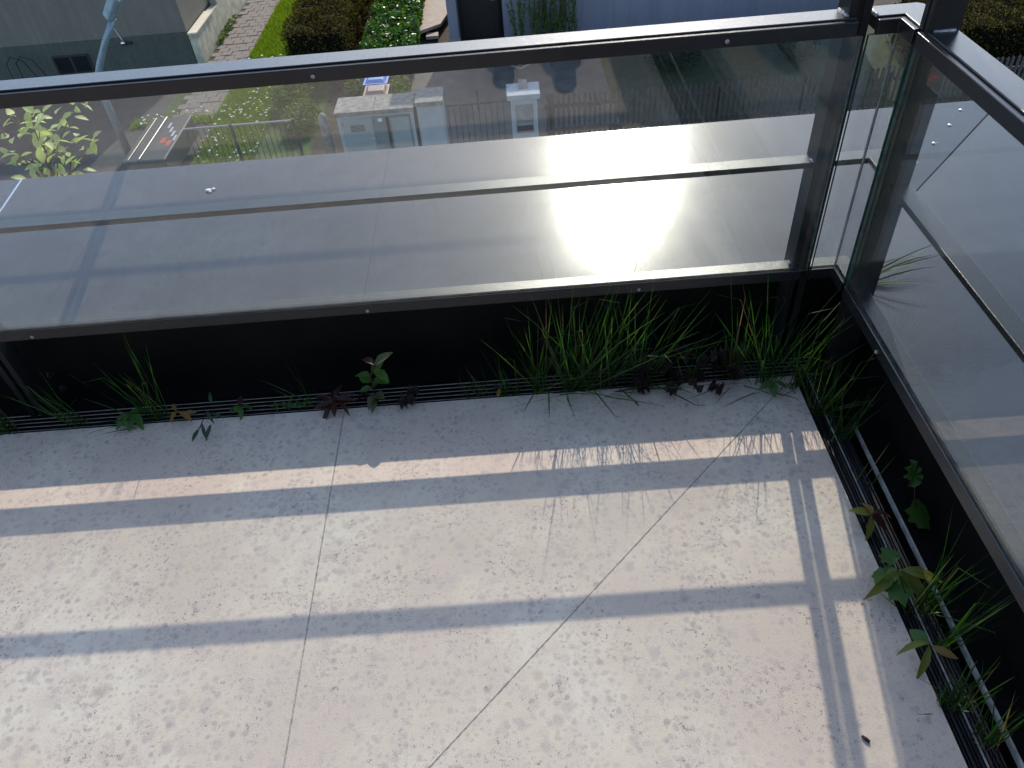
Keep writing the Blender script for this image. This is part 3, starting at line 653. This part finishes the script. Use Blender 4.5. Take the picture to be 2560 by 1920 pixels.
# covered trailer at the kerb
tr = thing('small_trailer', 'low grey covered trailer with silver side rails and red and white stripes', 'trailer')
GREYC = plain('grey_trailer_cover', (.055, .058, .062), .6, var=.2, scale=4); REDP = plain('red_stripe_paint', (.45, .06, .05), .6, var=.15)
MB().box(-8.25, -7.30, 15.2, 17.35, -6.2, -5.72).build('cover', GREYC, tr, bevel=.03)
for x, rr in ((-8.10, .008), (-7.86, .015)): MB().tube([(x, 15.25, -5.70), (x, 17.3, -5.70)], rr, 8).build('side_rail', GALV, tr)
for i, x in enumerate((-7.70, -7.60, -7.50, -7.40)): MB().box(x, x+.05, 16.75-.22*i, 17.0-.22*i, -5.72, -5.717).build('white_stripe', PILL, tr)
for x, y in ((-7.66, 16.0), (-7.50, 15.85)): MB().box(x, x+.1, y, y+.25, -5.72, -5.7165).build('red_stripe', REDP, tr)
for x in (-8.3,): MB().lathe((x, 16.2, -6.22), [(.28, -.06), (.28, .06)], 18, 'x').build('wheel', DARKD, tr)
MB().tube([(-7.8, 15.2, -6.1), (-7.8, 14.6, -6.1)], .03, 8).build('drawbar', STEEL, tr)
# young tree with pale green leaves just beyond the capping
LEAFP = leafmat('pale_young_leaf', [(.26, .33, .09), (.40, .46, .15), (.52, .56, .25)], .4, .45)
tt = thing('young_tree', 'young tree top with large pale green leaves rising beyond the sheet edge', 'tree')
r = random.Random(5); b = MB()
TC = Vector((-3.75, 5.9, -1.15))
b.tube([(-4.1, 6.2, G), (-4.05, 6.1, -4), (-3.95, 6.0, -2.2), (-3.8, 5.95, -1.2)], [.09, .06, .04, .02], 8)
tips = []
for k in range(34):
    tgt = Vector((r.uniform(-4.15, -3.38), r.uniform(5.7, 6.35), 0)); tgt.z = r.uniform(-1.95, -.72) - max(0, tgt.x+3.75)*.55
    s0 = Vector((-4.05, 6.05, -2.3))+Vector((.2, -.07, 1.0))*r.random(); m1 = (s0+tgt)/2+Vector((r.gauss(0, .04), r.gauss(0, .04), -.04)); d = (tgt-s0).normalized()
    b.tube([s0, m1, tgt], [.010, .007, .003], 5); tips += [(m1, d), ((m1+tgt)/2, d), (tgt, d), (tgt, d)]
s0 = Vector((-3.6, 5.8, -1.95))
for q in ((-3.45, 5.75, -1.55), (-3.22, 5.65, -1.42), (-3.08, 5.6, -1.50), (-3.3, 5.7, -1.62)):
    b.tube([(-3.95, 6.0, -2.4), s0, q], [.012, .008, .004], 5); tips += [((s0+Vector(q))/2, Vector((1, 0, 0)))]+[(Vector(q), Vector((1, 0, z_))) for z_ in (0, .3, -.2)]
b.build('trunk', BARK, tt, smooth=True)
def ovate(L, W, n=4, fold=.15, droop=.2):
    vs = [(0, 0, 0)]; 
    prof = [(.2, .62), (.45, 1.), (.7, .78), (.88, .35)]
    for t_, w_ in prof:
        z = -droop*L*t_*t_; vs += [(-W/2*w_, L*t_, z+fold*W*w_), (0, L*t_, z), (W/2*w_, L*t_, z+fold*W*w_)]
    vs.append((0, L, -droop*L)); fs = [(0, 2, 1), (0, 3, 2)]
    for i in range(3):
        a = 1+3*i; fs += [(a, a+1, a+4, a+3), (a+1, a+2, a+5, a+4)]
    fs += [(10, 11, 13), (11, 12, 13)]; return vs, fs
vs_, fs_ = ovate(.115, .062)
lm = MB().add(vs_, fs_).build('leaf', LEAFP, tt, smooth=True, fix=False)
first = True
for p, d in tips:
    for k in range(2):
        if len(tt.children) > 296: break
        rot = Euler((r.gauss(.1, .5), r.gauss(0, .4), math.atan2(d.y, d.x)-math.pi/2+r.gauss(0, 1.1))); sc = r.uniform(.75, 1.25)
        c = lm if first else inst(lm, parent=tt); first = False
        c.location = Vector(p)+Vector((r.gauss(0, .03), r.gauss(0, .03), r.gauss(0, .03))); c.rotation_euler = rot; c.scale = (sc,)*3
# ------------------------------------------------------------ own building behind and below the terrace
ab = thing('apartment_building', 'apartment building carrying the roof terrace, behind the photographer', 'building')
MB().box(X0, .734, -9, 1.5, G-.2, -.21).build('body', WHITEW, ab)
MB().box(X0, 1.6, -9, yb-.06, -.2, 2.9).build('facade', plain('unseen_facade_darkened', (.06, .06, .062), .7), ab)  # unseen facade, coloured dark to cut its reflections and fill light
wd = MB().box(-2.6, .2, yb-.06, yb-.03, .02, 2.2).build('window', DARKD, ab); MB().box(-2.5, -1.25, yb-.03, yb-.02, .1, 2.1).build('pane', DGLASS, wd); MB().box(-1.15, .1, yb-.03, yb-.02, .1, 2.1).build('pane', DGLASS, wd)

# ------------------------------------------------------------ the photographer, seen only as a reflection in the glass
def person():
    t = thing('person', 'person in dark trousers and shoes holding a phone, reflected in the glass', 'person')
    J = {'pel': (.13, -.62, .92), 'wst': (.13, -.64, 1.08), 'chs': (.13, -.62, 1.32), 'nek': (.13, -.60, 1.47), 'hd0': (.13, -.57, 1.56), 'hd1': (.13, -.55, 1.70),
         'hl': (.03, -.62, .88), 'kl': (.01, -.60, .48), 'al': (0, -.64, .10), 'tl': (-.005, -.56, .04), 'hr': (.23, -.62, .88), 'kr': (.26, -.56, .48), 'ar': (.29, -.53, .10), 'tr': (.285, -.46, .04),
         'sl': (-.05, -.61, 1.38), 'el': (-.11, -.52, 1.14), 'wl': (-.05, -.30, 1.28), 'pl': (-.03, -.23, 1.31), 'sr': (.31, -.61, 1.38), 'er': (.35, -.50, 1.14), 'wr': (.16, -.30, 1.28), 'pr': (.12, -.23, 1.31)}
    E_ = [('pel', 'wst'), ('wst', 'chs'), ('chs', 'nek'), ('nek', 'hd0'), ('hd0', 'hd1'), ('pel', 'hl'), ('hl', 'kl'), ('kl', 'al'), ('al', 'tl'), ('pel', 'hr'), ('hr', 'kr'), ('kr', 'ar'), ('ar', 'tr'),
          ('chs', 'sl'), ('sl', 'el'), ('el', 'wl'), ('wl', 'pl'), ('chs', 'sr'), ('sr', 'er'), ('er', 'wr'), ('wr', 'pr')]
    rad = {'pel': .13, 'wst': .12, 'chs': .14, 'nek': .055, 'hd0': .07, 'hd1': .085, 'hl': .09, 'kl': .06, 'al': .018, 'tl': .008, 'hr': .09, 'kr': .06, 'ar': .018, 'tr': .008, 'sl': .06, 'el': .042, 'wl': .03, 'pl': .035, 'sr': .06, 'er': .042, 'wr': .03, 'pr': .035}
    ks = list(J); me = bpy.data.meshes.new('body'); me.from_pydata([J[k] for k in ks], [(ks.index(a), ks.index(b)) for a, b in E_], [])
    o = bpy.data.objects.new('body', me); C.objects.link(o); o.parent = t
    me.materials.append(plain('skin_tone', (.45, .28, .2), .6, var=.08))
    sk = o.modifiers.new('skin', 'SKIN'); me.update()
    lay = me.skin_vertices[0].data if me.skin_vertices else None
    if lay is None:
        bm = bmesh.new(); bm.from_mesh(me); bm.verts.layers.skin.verify(); bm.to_mesh(me); bm.free(); lay = me.skin_vertices[0].data
    for i, k in enumerate(ks): lay[i].radius = (rad[k],)*2; lay[i].use_root = (k == 'pel')
    sk.use_smooth_shade = True; ss = o.modifiers.new('sub', 'SUBSURF'); ss.levels = ss.render_levels = 2
    CL = plain('dark_trouser_cloth', (.018, .02, .026), .9, var=.3, scale=30); SH = plain('dark_shoe_leather', (.014, .014, .016), .6, var=.3); TP = plain('dark_blue_jumper', (.04, .05, .09), .9, var=.2, scale=30)
    b = MB()
    for s in 'lr':
        h, k, a = (Vector(J[c+s]) for c in 'hka'); b.tube([h+Vector((0, 0, .06)), h, (h+k)/2, k, (k+a)/2, a+Vector((0, .0, .02)), a+Vector((0, .012, -.045))], [.11, .115, .10, .085, .078, .08, .075], 14)
    b.tube([Vector(J['pel'])+Vector((0, 0, -.06)), J['pel'], Vector(J['wst'])], [.14, .165, .15], 16); b.build('trousers', CL, t, smooth=True)
    for s, yaw in (('l', .05), ('r', .12)):
        T_, A = Vector(J['t'+s]), Vector(J['a'+s]); b = MB(); d = (T_-A); d.z = 0; d.normalize(); side = Vector((d.y, -d.x, 0)); k0 = []
        for q, wd, ht in ((-.07, .038, .10), (-.03, .048, .12), (.04, .050, .115), (.10, .055, .065), (.15, .055, .055), (.19, .040, .045), (.205, .018, .03)):
            c = A+d*q; c.z = 0
            ring = [c-side*wd+Vector((0, 0, .004)), c-side*wd*.98+Vector((0, 0, ht*.5)), c-side*wd*.55+Vector((0, 0, ht)), c+side*wd*.55+Vector((0, 0, ht)), c+side*wd*.98+Vector((0, 0, ht*.5)), c+side*wd+Vector((0, 0, .004))]
            k0.append(ring)
        vs = [v for rr in k0 for v in rr]; fs = [(i*6+j, i*6+(j+1) % 6, i*6+6+(j+1) % 6, i*6+6+j) for i in range(6) for j in range(6)]+[(0, 1, 2, 3, 4, 5), (36, 37, 38, 39, 40, 41)]
        o = b.add(vs, fs).build('shoe', SH, t, smooth=True); m = o.modifiers.new('s', 'SUBSURF'); m.levels = m.render_levels = 1
    b = MB(); b.tube([J['wst'], Vector(J['chs'])+Vector((0, 0, -.1)), J['chs'], Vector(J['nek'])+Vector((0, 0, -.02))], [.16, .17, .165, .07], 16)
    for s in 'lr': b.tube([J['s'+s], J['e'+s], J['w'+s]], [.075, .06, .045], 12)
    b.build('jumper', TP, t, smooth=True)
    b = MB(); b.lathe((.13, -.565, 1.66), [(.09, -.02), (.098, .04), (.075, .09), (.02, .115)], 14); b.build('hair', DARKD, t, smooth=True)
    for s in 'lr':
        w_ = Vector(J['p'+s]); sg = 1 if s == 'l' else -1; hb = MB()
        for i in range(4): hb.tube([w_+Vector((sg*.01, -.01, -.03+.02*i)), w_+Vector((sg*.035, .035, -.03+.02*i)), w_+Vector((sg*.06, .03, -.028+.02*i))], [.010, .0095, .008], 8)
        hb.tube([w_+Vector((0, 0, .02)), w_+Vector((sg*.03, -.005, .045))], [.012, .009], 8); hb.build('fingers', o.data.materials[0] if False else bpy.data.materials['skin_tone'], t, smooth=True)
    ph = tag(MB().box(-.02, .115, -.205, -.197, 1.29, 1.36).build('phone', DARKD, bevel=.003), 'dark phone held by the photographer just behind the viewpoint', 'phone')
    return t
person()

# ------------------------------------------------------------ grass tufts and weeds in the drain gap
BLADE = leafmat('grass_blade', [(.008, .030, .006), (.018, .055, .010), (.04, .105, .016), (.13, .19, .035)], .4, .42)
STRAW = leafmat('straw_blade', [(.12, .08, .04), (.22, .16, .08)], .3, .6)
def blade(b, p, d, L, wd, droop, r, mi=0):
    p = Vector(p); d = Vector(d).normalized(); side = d.cross(Vector((0, 0, 1)));
    if side.length < .05: side = Vector((1, 0, 0))
    side.normalize(); side.rotate(Matrix.Rotation(r.uniform(-1.3, 1.3), 3, d)); n = 5; vs = []
    kink = r.random() < .22; kp = r.uniform(.5, .8); kd = Vector((r.gauss(0, 1), r.gauss(0, .6), -.3)).normalized()
    q = p.copy(); dd = d.copy()
    for i in range(n+1):
        t = i/n; w_ = wd*(1-t**2.2)*.5*(.6+.8*min(1, t*3))
        if i == n: vs.append(q)
        else: vs += [q-side*w_, q+side*w_]
        dd = (dd+Vector((0, 0, -droop*(.3+t)/n))).normalized()
        if kink and t > kp: dd = (dd*.4+kd*.6).normalized(); kink = False
        q = q+dd*(L/n)
    fs = [(2*i, 2*i+1, 2*i+3, 2*i+2) for i in range(n-1)]+[(2*n-2, 2*n-1, 2*n)]
    b.add(vs, fs, mi)
def tuft(x, y, n, h, lean, label, spread=.27, z=-.02, wd=.0025, rr=.024, straw=.06, seed=None, group='grass tufts in the drain gap', droop=.28):
    r = random.Random(seed if seed is not None else int(x*1000)+int(y*77)); b = MB()
    for i in range(n):
        a = r.uniform(0, 6.28); q = rr*r.random()**.6
        p = (x+math.cos(a)*q*1.5, y+math.sin(a)*q*.6, z)
        low = r.random() < .10
        d = (lean[0]+r.gauss(0, spread)*(2 if low else 1), lean[1]+r.gauss(0, spread*.55)-(0.0 if not low else .25), .35 if low else 1)
        blade(b, p, d, h*r.uniform(.3, 1.2)*(.7 if low else 1), wd*r.uniform(.6, 1.25), droop*r.uniform(.3, 1.4), r, 1 if r.random() < straw else 0)
    o = b.build('grass_tuft', [BLADE, STRAW], fix=False, smooth=False); tag(o, label, 'grass tuft', group); return recentre(o)
TF = [(-1.50, 1.545, 40, .24, (-.15, -.1), 'dense grass tuft cut by the left edge of the view'),
 (-1.29, 1.55, 20, .20, (-.4, -.05), 'small grass tuft right of the railing post foot, leaning left'),
 (-1.06, 1.548, 34, .29, (-.10, -.05), 'fan shaped grass tuft beside the bright green seedling'),
 (-.60, 1.545, 10, .20, (-.25, -.05), 'thin sparse grass tuft left of the red star rosette'),
 (-.135, 1.54, 12, .16, (-.25, -.05), 'short sparse tuft, first of the run of grass on the drain'),
 (-.055, 1.54, 30, .15, (-.1, -.05), 'short bushy tuft left of the tallest grass'),
 (.03, 1.535, 46, .29, (-.04, -.06), 'upright dense tuft at the left end of the tall grass'),
 (.125, 1.535, 74, .40, (.12, -.07), 'tallest grass tuft, its longest blade crossing the bottom rail'),
 (.20, 1.53, 56, .36, (.20, -.07), 'tall tuft leaning right beside the tallest one'),
 (.30, 1.53, 34, .34, (.28, -.07), 'tall loose tuft above the dark withered leaves, nearer the tall grass'),
 (.45, 1.53, 18, .30, (.10, -.1), 'loose tuft growing out of the dark withered leaves near the corner'),
 (.575, 1.525, 34, .36, (.02, -.1), 'tall tuft directly below the double corner posts'),
 (.655, 1.50, 48, .34, (.06, -.1), 'dense tuft filling the corner of the drain'),
 (.725, 1.47, 26, .30, (.12, -.1), 'dark tuft in the corner against the right-hand wall'),
 (.765, 1.385, 44, .20, (.10, .05), 'bright green tuft just round the corner on the right'),
 (.785, 1.29, 20, .18, (.12, .08), 'sunlit tuft second from the corner along the right-hand drain'),
 (.79, 1.14, 6, .12, (.0, .1), 'few thin blades between the sunlit tuft and the red leaves'),
 (.785, .80, 34, .22, (.12, .15), 'green tuft below the large lobed leaves on the right'),
 (.795, .72, 24, .20, (.3, .1), 'spreading tuft over the pale flashing on the right'),
 (.765, .60, 40, .13, (-.1, .1), 'low mat of fine grass at the lower right'),
 (.80, .53, 18, .16, (.2, .1), 'tuft nearest the lower right corner of the view')]
for i, (x, y, n, h, ln, lb) in enumerate(TF): tuft(x, y, int(n*1.25), h*1.02, ln, lb, seed=100+i)
r = random.Random(5); b = MB()
for (x, dx, L) in ((.055, -.05, .14), (.10, .1, .10), (.17, .35, .19), (.24, .45, .20), (.33, .9, .20), (.02, -.4, .12), (.36, 1.2, .12)): blade(b, (x, 1.525, .012), (dx, -1, .22), L, .0034, .25, r)
tag(recentre(b.build('grass_tuft', [BLADE, STRAW], fix=False)), 'long single grass blades hanging down over the stone edge', 'grass tuft')
b = MB()
for (x, dx, L) in ((.22, 1.2, .36), (.225, 1.9, .38), (.23, 2.3, .34), (.235, 1.4, .26), (.24, .8, .32)): blade(b, (x, 1.54, .02), (dx, -.12, 1), L, .003, .35, r)
tag(recentre(b.build('grass_tuft', [BLADE, STRAW], fix=False)), 'long grass stems leaning sideways across the dark wall', 'grass tuft')
# loose grass blown over the right-hand capping
r = random.Random(77); b = MB()
for i in range(15):
    blade(b, (.868+r.gauss(0, .006), 1.565+r.gauss(0, .012), .275), (1, r.gauss(0, .32), .42+r.gauss(0, .16)), r.uniform(.12, .27), .0032, .55, r, 0 if r.random() < .75 else 1)
tag(recentre(b.build('grass_tuft', [BLADE, STRAW], fix=False)), 'grass blades sticking out sideways over the right-hand capping', 'grass tuft')

def leafm(nm, cols, tr=.35, ro=.45): return leafmat(nm, cols, tr, ro)
LG = leafm('fresh_green_leaf', [(.035, .095, .015), (.07, .15, .022)]); LO = leafm('ochre_leaf', [(.14, .12, .025), (.26, .16, .04), (.2, .09, .03)]); LR = leafm('reddish_leaf', [(.028, .012, .009), (.06, .02, .014), (.028, .028, .012)])
LP = leafm('purple_brown_leaf', [(.028, .014, .013), (.05, .024, .02)], .15, .6); LRG = leafm('red_green_leaf', [(.05, .085, .03), (.085, .11, .04), (.17, .07, .05)], .3); LY = leafm('yellow_green_leaf', [(.07, .11, .015), (.20, .19, .03)]); LDW = leafm('dark_willow_leaf', [(.02, .05, .02), (.04, .07, .035)], .2)
def add_leaf(parent, p, yaw, pitch, L, W, mat, roll=None, droop=.25, fold=.18, lobed=0):
    q_ = random.Random(int(abs(yaw*913+L*7777+p[0]*3333))); L *= q_.uniform(.8, 1.0); W *= q_.uniform(.75, 1.0); droop = droop*q_.uniform(.6, 2.6); roll = q_.uniform(-.45, .45) if roll is None else roll; pitch += q_.uniform(-.2, .25); fold *= q_.uniform(.6, 2.)
    vs, fs = ovate(L, W, droop=droop, fold=fold)
    if lobed:
        vs, fs = [(0, L*.12, 0)], []; n = 5+2*lobed; pr = []
        for i in range(2*n):
            a = -2.5+5.0*i/(2*n-1); rad = (L*.53 if i % 2 == 0 else L*.41)*(1.0 if abs(a) > .4 else 1.25)
            pr.append((math.sin(a)*rad*W/L*1.2, L*.42+math.cos(a)*rad*.9, -droop*L*.3*abs(math.sin(a))+fold*.05*(i % 2)))
        vs = [(0, L*.42, 0), (0, 0, 0)]+pr; fs = [(0, 2+i, 3+i) for i in range(len(pr)-1)]+[(0, 1, 2), (0, len(pr)+1, 1)]
    o = MB().add(vs, fs).build('leaf', mat, parent, smooth=True, fix=False); o.location = p; o.rotation_euler = Euler((pitch, roll, yaw)); return o
def plant(name, label, stem, leaves, mat, cat='seedling', group=None, stemr=.0016):
    t = thing(name, label, cat, group); MB().tube(stem, stemr, 5).build('stem', LR, t, smooth=True)
    for (p, yaw, pitch, L, W, *m) in leaves: add_leaf(t, p, yaw, pitch, L, W, m[0] if m else mat, lobed=(m[1] if len(m) > 1 else 0))
    return t
P = math.pi
plant('seedling', 'bright green palmate seedling beside the fan shaped grass tuft', [(-1.11, 1.55, -.02), (-1.125, 1.535, .03)],
      [((-1.125, 1.535, .03), a, -.1+.1*math.sin(a*3), .06, .032) for a in (-2.9, -2.2, 2.6, 1.9, -1.2, .6)], LG)
plant('seedling', 'ochre brown seedling with long drooping leaves', [(-.985, 1.55, -.02), (-.985, 1.53, .035)],
      [((-.985, 1.53, .03), -2.1, -.1, .065, .022, LO), ((-.99, 1.53, .03), .5, .5, .04, .018, LO), ((-.985, 1.53, .03), 2.6, .2, .045, .028, LO), ((-.97, 1.53, .02), -1.3, -.1, .03, .016, LO)], LO)
t = plant('weed_sprig', 'dark drooping sprig with narrow leaves hanging over the stone edge', [(-.88, 1.54, -.02), (-.89, 1.50, .05), (-.905, 1.455, .03)],
      [((-.885, 1.53, .045), .3, .6, .045, .012, LDW), ((-.89, 1.50, .05), -2.6, -.2, .05, .012, LDW), ((-.90, 1.47, .035), -2.9, -.3, .055, .012, LDW), ((-.905, 1.455, .03), 2.7, -.3, .05, .013, LDW), ((-.88, 1.49, .05), -2.0, .1, .05, .013, LDW), ((-.87, 1.46, .04), 3.0, -.2, .05, .012, LDW)], LDW, 'weed')
plant('seedling', 'small green and red five leaved seedling on the drain', [(-.81, 1.55, -.02), (-.815, 1.54, .02)],
      [((-.815, 1.54, .02), .2, .2, .045, .022, LR), ((-.815, 1.54, .02), -2.8, 0, .04, .022, LG), ((-.815, 1.54, .02), -1.6, 0, .045, .024, LG), ((-.815, 1.54, .02), 1.6, .1, .045, .02, LRG), ((-.815, 1.54, .02), 2.5, .1, .03, .02, LG)], LG)
for k, x in enumerate((-.715, -.685, -.652, -.628)):
    plant('seedling', ('leftmost tiny round leaved seedling beside the slab joint', 'largest tiny round leaved seedling cluster left of the slab joint', 'tiny round leaved seedling third along, left of the slab joint', 'tiny round leaved seedling just left of the slab joint')[k], [(x, 1.54, -.02), (x, 1.535, .018)],
          [((x, 1.535+.004*j, .018-.004*j), j*1.7+k, .1, .018, .013) for j in range(4 if k != 1 else 9)], LG, group='tiny seedlings on the drain')
plant('weed_rosette', 'reddish star shaped rosette of pointed leaves on the stone edge', [(-.545, 1.545, -.02), (-.545, 1.53, .02)],
      [((-.545, 1.53, .02+.004*(j % 3)), a, .05+.12*(j % 2), .075, .020) for j, a in enumerate((2.6, 3.3, -2.3, 2.0, 1.1, -.3, .3, -1.2, -1.8))], LR, 'weed')
wh_ = [(-.43, 1.545, -.02), (-.43, 1.535, .06), (-.425, 1.525, .11), (-.405, 1.515, .16)]
plant('willowherb', 'tallest broad leaved weed with rounded green leaves and a red tip', wh_,
      [((-.43, 1.535, .03), 2.5, .1, .05, .03, LRG), ((-.43, 1.535, .03), -2.2, .1, .045, .032, LRG), ((-.43, 1.535, .02), 3.0, -.1, .06, .024, LRG), ((-.43, 1.535, .055), -.9, .3, .052, .036), ((-.43, 1.535, .055), 1.6, .1, .045, .026),
       ((-.427, 1.53, .085), -1.5, .1, .052, .038), ((-.427, 1.53, .085), .9, .5, .05, .032), ((-.423, 1.523, .11), 1.4, .2, .048, .034), ((-.42, 1.522, .12), -.7, .5, .055, .034), ((-.412, 1.518, .14), -2.2, .1, .055, .036), ((-.405, 1.515, .155), -1.0, .25, .075, .036, LRG), ((-.405, 1.515, .16), .8, .45, .055, .024, LR)], LG, 'weed', stemr=.0024)
DW = [(-.365, 1.512, .055, 'dark toothed withered leaf just right of the tall weed'), (-.34, 1.53, .04, 'dark withered leaf half hidden behind the tall weed'), (-.475, 1.55, .04, 'dark purple withered leaf behind the red rosette'),
      (.455, 1.478, .06, 'largest dark withered leaf, lying over the stone edge near the corner'), (.395, 1.492, .045, 'pointed dark withered leaf hanging over the stone edge left of the largest one'), (.51, 1.485, .045, 'dark withered leaf just right of the largest one')]
rr_ = random.Random(4)
for k in range(22): DW.append((rr_.uniform(.24, .58), rr_.uniform(1.505, 1.585), rr_.uniform(.045, .065), 'dark purple brown withered leaf in the pile under the tall grass near the corner'))
for k, (x, y, s_, lb) in enumerate(DW):
    t = thing('withered_leaf', lb, 'leaf', 'withered leaves under the tall grass' if k > 5 else None)
    t.location = (x, y, .008+rr_.random()*(.035 if k < 6 else .07)); o = add_leaf(t, (0, 0, 0), rr_.uniform(-3, 3), rr_.uniform(-.5, .5), s_, s_*.8, LP, lobed=1, droop=.5, fold=.5); o.name = 'leaf_blade'
    MB().tube([(0, 0, 0), (0, -s_*.3, .006)], .0009, 4).build('stalk', LR, t)
plant('seedling', 'small yellow brown seedling left of the short bushy tuft', [(-.08, 1.545, -.02), (-.08, 1.535, .02)], [((-.08, 1.535, .02), 2.9, -.1, .035, .016, LO), ((-.08, 1.535, .02), -.6, .4, .045, .016, LRG), ((-.08, 1.535, .02), 1.0, .2, .03, .018, LR)], LO)
plant('seedling', 'green broad leaved seedling at the inner corner of the stone', [(.66, 1.47, -.02), (.655, 1.45, .03)], [((.66, 1.47, .03), a, .1, .045, .028, LG) for a in (2.9, 2.0, -2.2)], LG)
plant('vine_seedling', 'lobed green vine leaves against the dark right-hand wall', [(.87, 1.0, -.05), (.855, 1.03, .04), (.85, 1.05, .08)], [((.85, 1.05, .08), -.1, .7, .07, .04, LG, 1), ((.852, 1.04, .045), -2.8, -.5, .08, .055, LG, 1)], LG, 'vine')
plant('seedling', 'red and yellow leaved seedling on the right-hand drain', [(.755, 1.03, -.02), (.755, 1.02, .03)], [((.755, 1.02, .03), 1.3, .1, .05, .03, LY), ((.755, 1.02, .03), .2, .2, .045, .03, LO), ((.755, 1.02, .035), -1.8, .1, .045, .03, LR), ((.755, 1.02, .03), 2.9, -.1, .065, .024, LY), ((.755, 1.02, .03), -2.5, 0, .045, .03, LR)], LO)
plant('vine_seedling', 'large lobed green and yellow leaves on the right-hand stone edge', [(.765, .86, -.02), (.75, .865, .05)], [((.745, .865, .05), 1.9, 0, .07, .06, LG, 1), ((.745, .875, .055), .3, .2, .05, .045, LG, 1), ((.745, .86, .045), 2.9, -.1, .085, .07, LG, 1), ((.75, .86, .06), 2.2, .1, .10, .024, LY), ((.75, .86, .055), -1.9, .1, .08, .03, LY), ((.75, .86, .05), -2.6, -.1, .09, .03, LY)], LG, 'vine')
plant('seedling', 'yellow narrow leaved seedling lower down the right-hand edge', [(.755, .695, -.02), (.745, .70, .04)], [((.745, .70, .045), 1.6, .1, .07, .018, LY), ((.745, .70, .04), 2.7, -.1, .075, .018, LY), ((.745, .70, .04), .6, .2, .05, .03, LG), ((.75, .70, .035), -2.2, .1, .05, .022, LO)], LY)
# bits on the capping: bird dropping, twig crumbs
t = tag(recentre(MB().lathe((-.98, 2.24, zf(0, 2.24)), [(.008, .001), (.01, .003), (.004, .005), (.001, .006)], 8).lathe((-.965, 2.245, zf(0, 2.24)), [(.006, .001), (.008, .003), (.001, .006)], 8).lathe((-.972, 2.232, zf(0, 2.24)-.001), [(.005, .001), (.006, .003), (.001, .005)], 8).build('bird_dropping', PETW, smooth=True)), 'small white bird dropping on the grey capping at the left', 'dropping')
tag(recentre(MB().tube([(0.5685, 0.5510, .0035), (0.5735, 0.5450, .004), (0.5785, 0.5390, .003)], [.0022, .0036, .003], 7).build('dark_crumb', LP, smooth=True)), 'small dark crumb on the sunlit stone at the lower right', 'crumb')

# ------------------------------------------------------------ put every thing's origin at its base
dg = bpy.context.evaluated_depsgraph_get(); bpy.context.view_layer.update()
for o in [o for o in C.objects if o.type == 'EMPTY' and o.parent is None and o.location.length < 1e-6]:
    pts = []
    def walk(q):
        for c in q.children:
            if c.type == 'MESH' and len(c.data.vertices): pts.extend(c.matrix_world @ v.co for v in (c.data.vertices[0], c.data.vertices[len(c.data.vertices)//2], c.data.vertices[-1]))
            walk(c)
    walk(o)
    if not pts: continue
    base = Vector(((min(p.x for p in pts)+max(p.x for p in pts))/2, (min(p.y for p in pts)+max(p.y for p in pts))/2, min(p.z for p in pts)))
    o.location = base
    for c in o.children: c.matrix_parent_inverse = Matrix.Translation(-base)
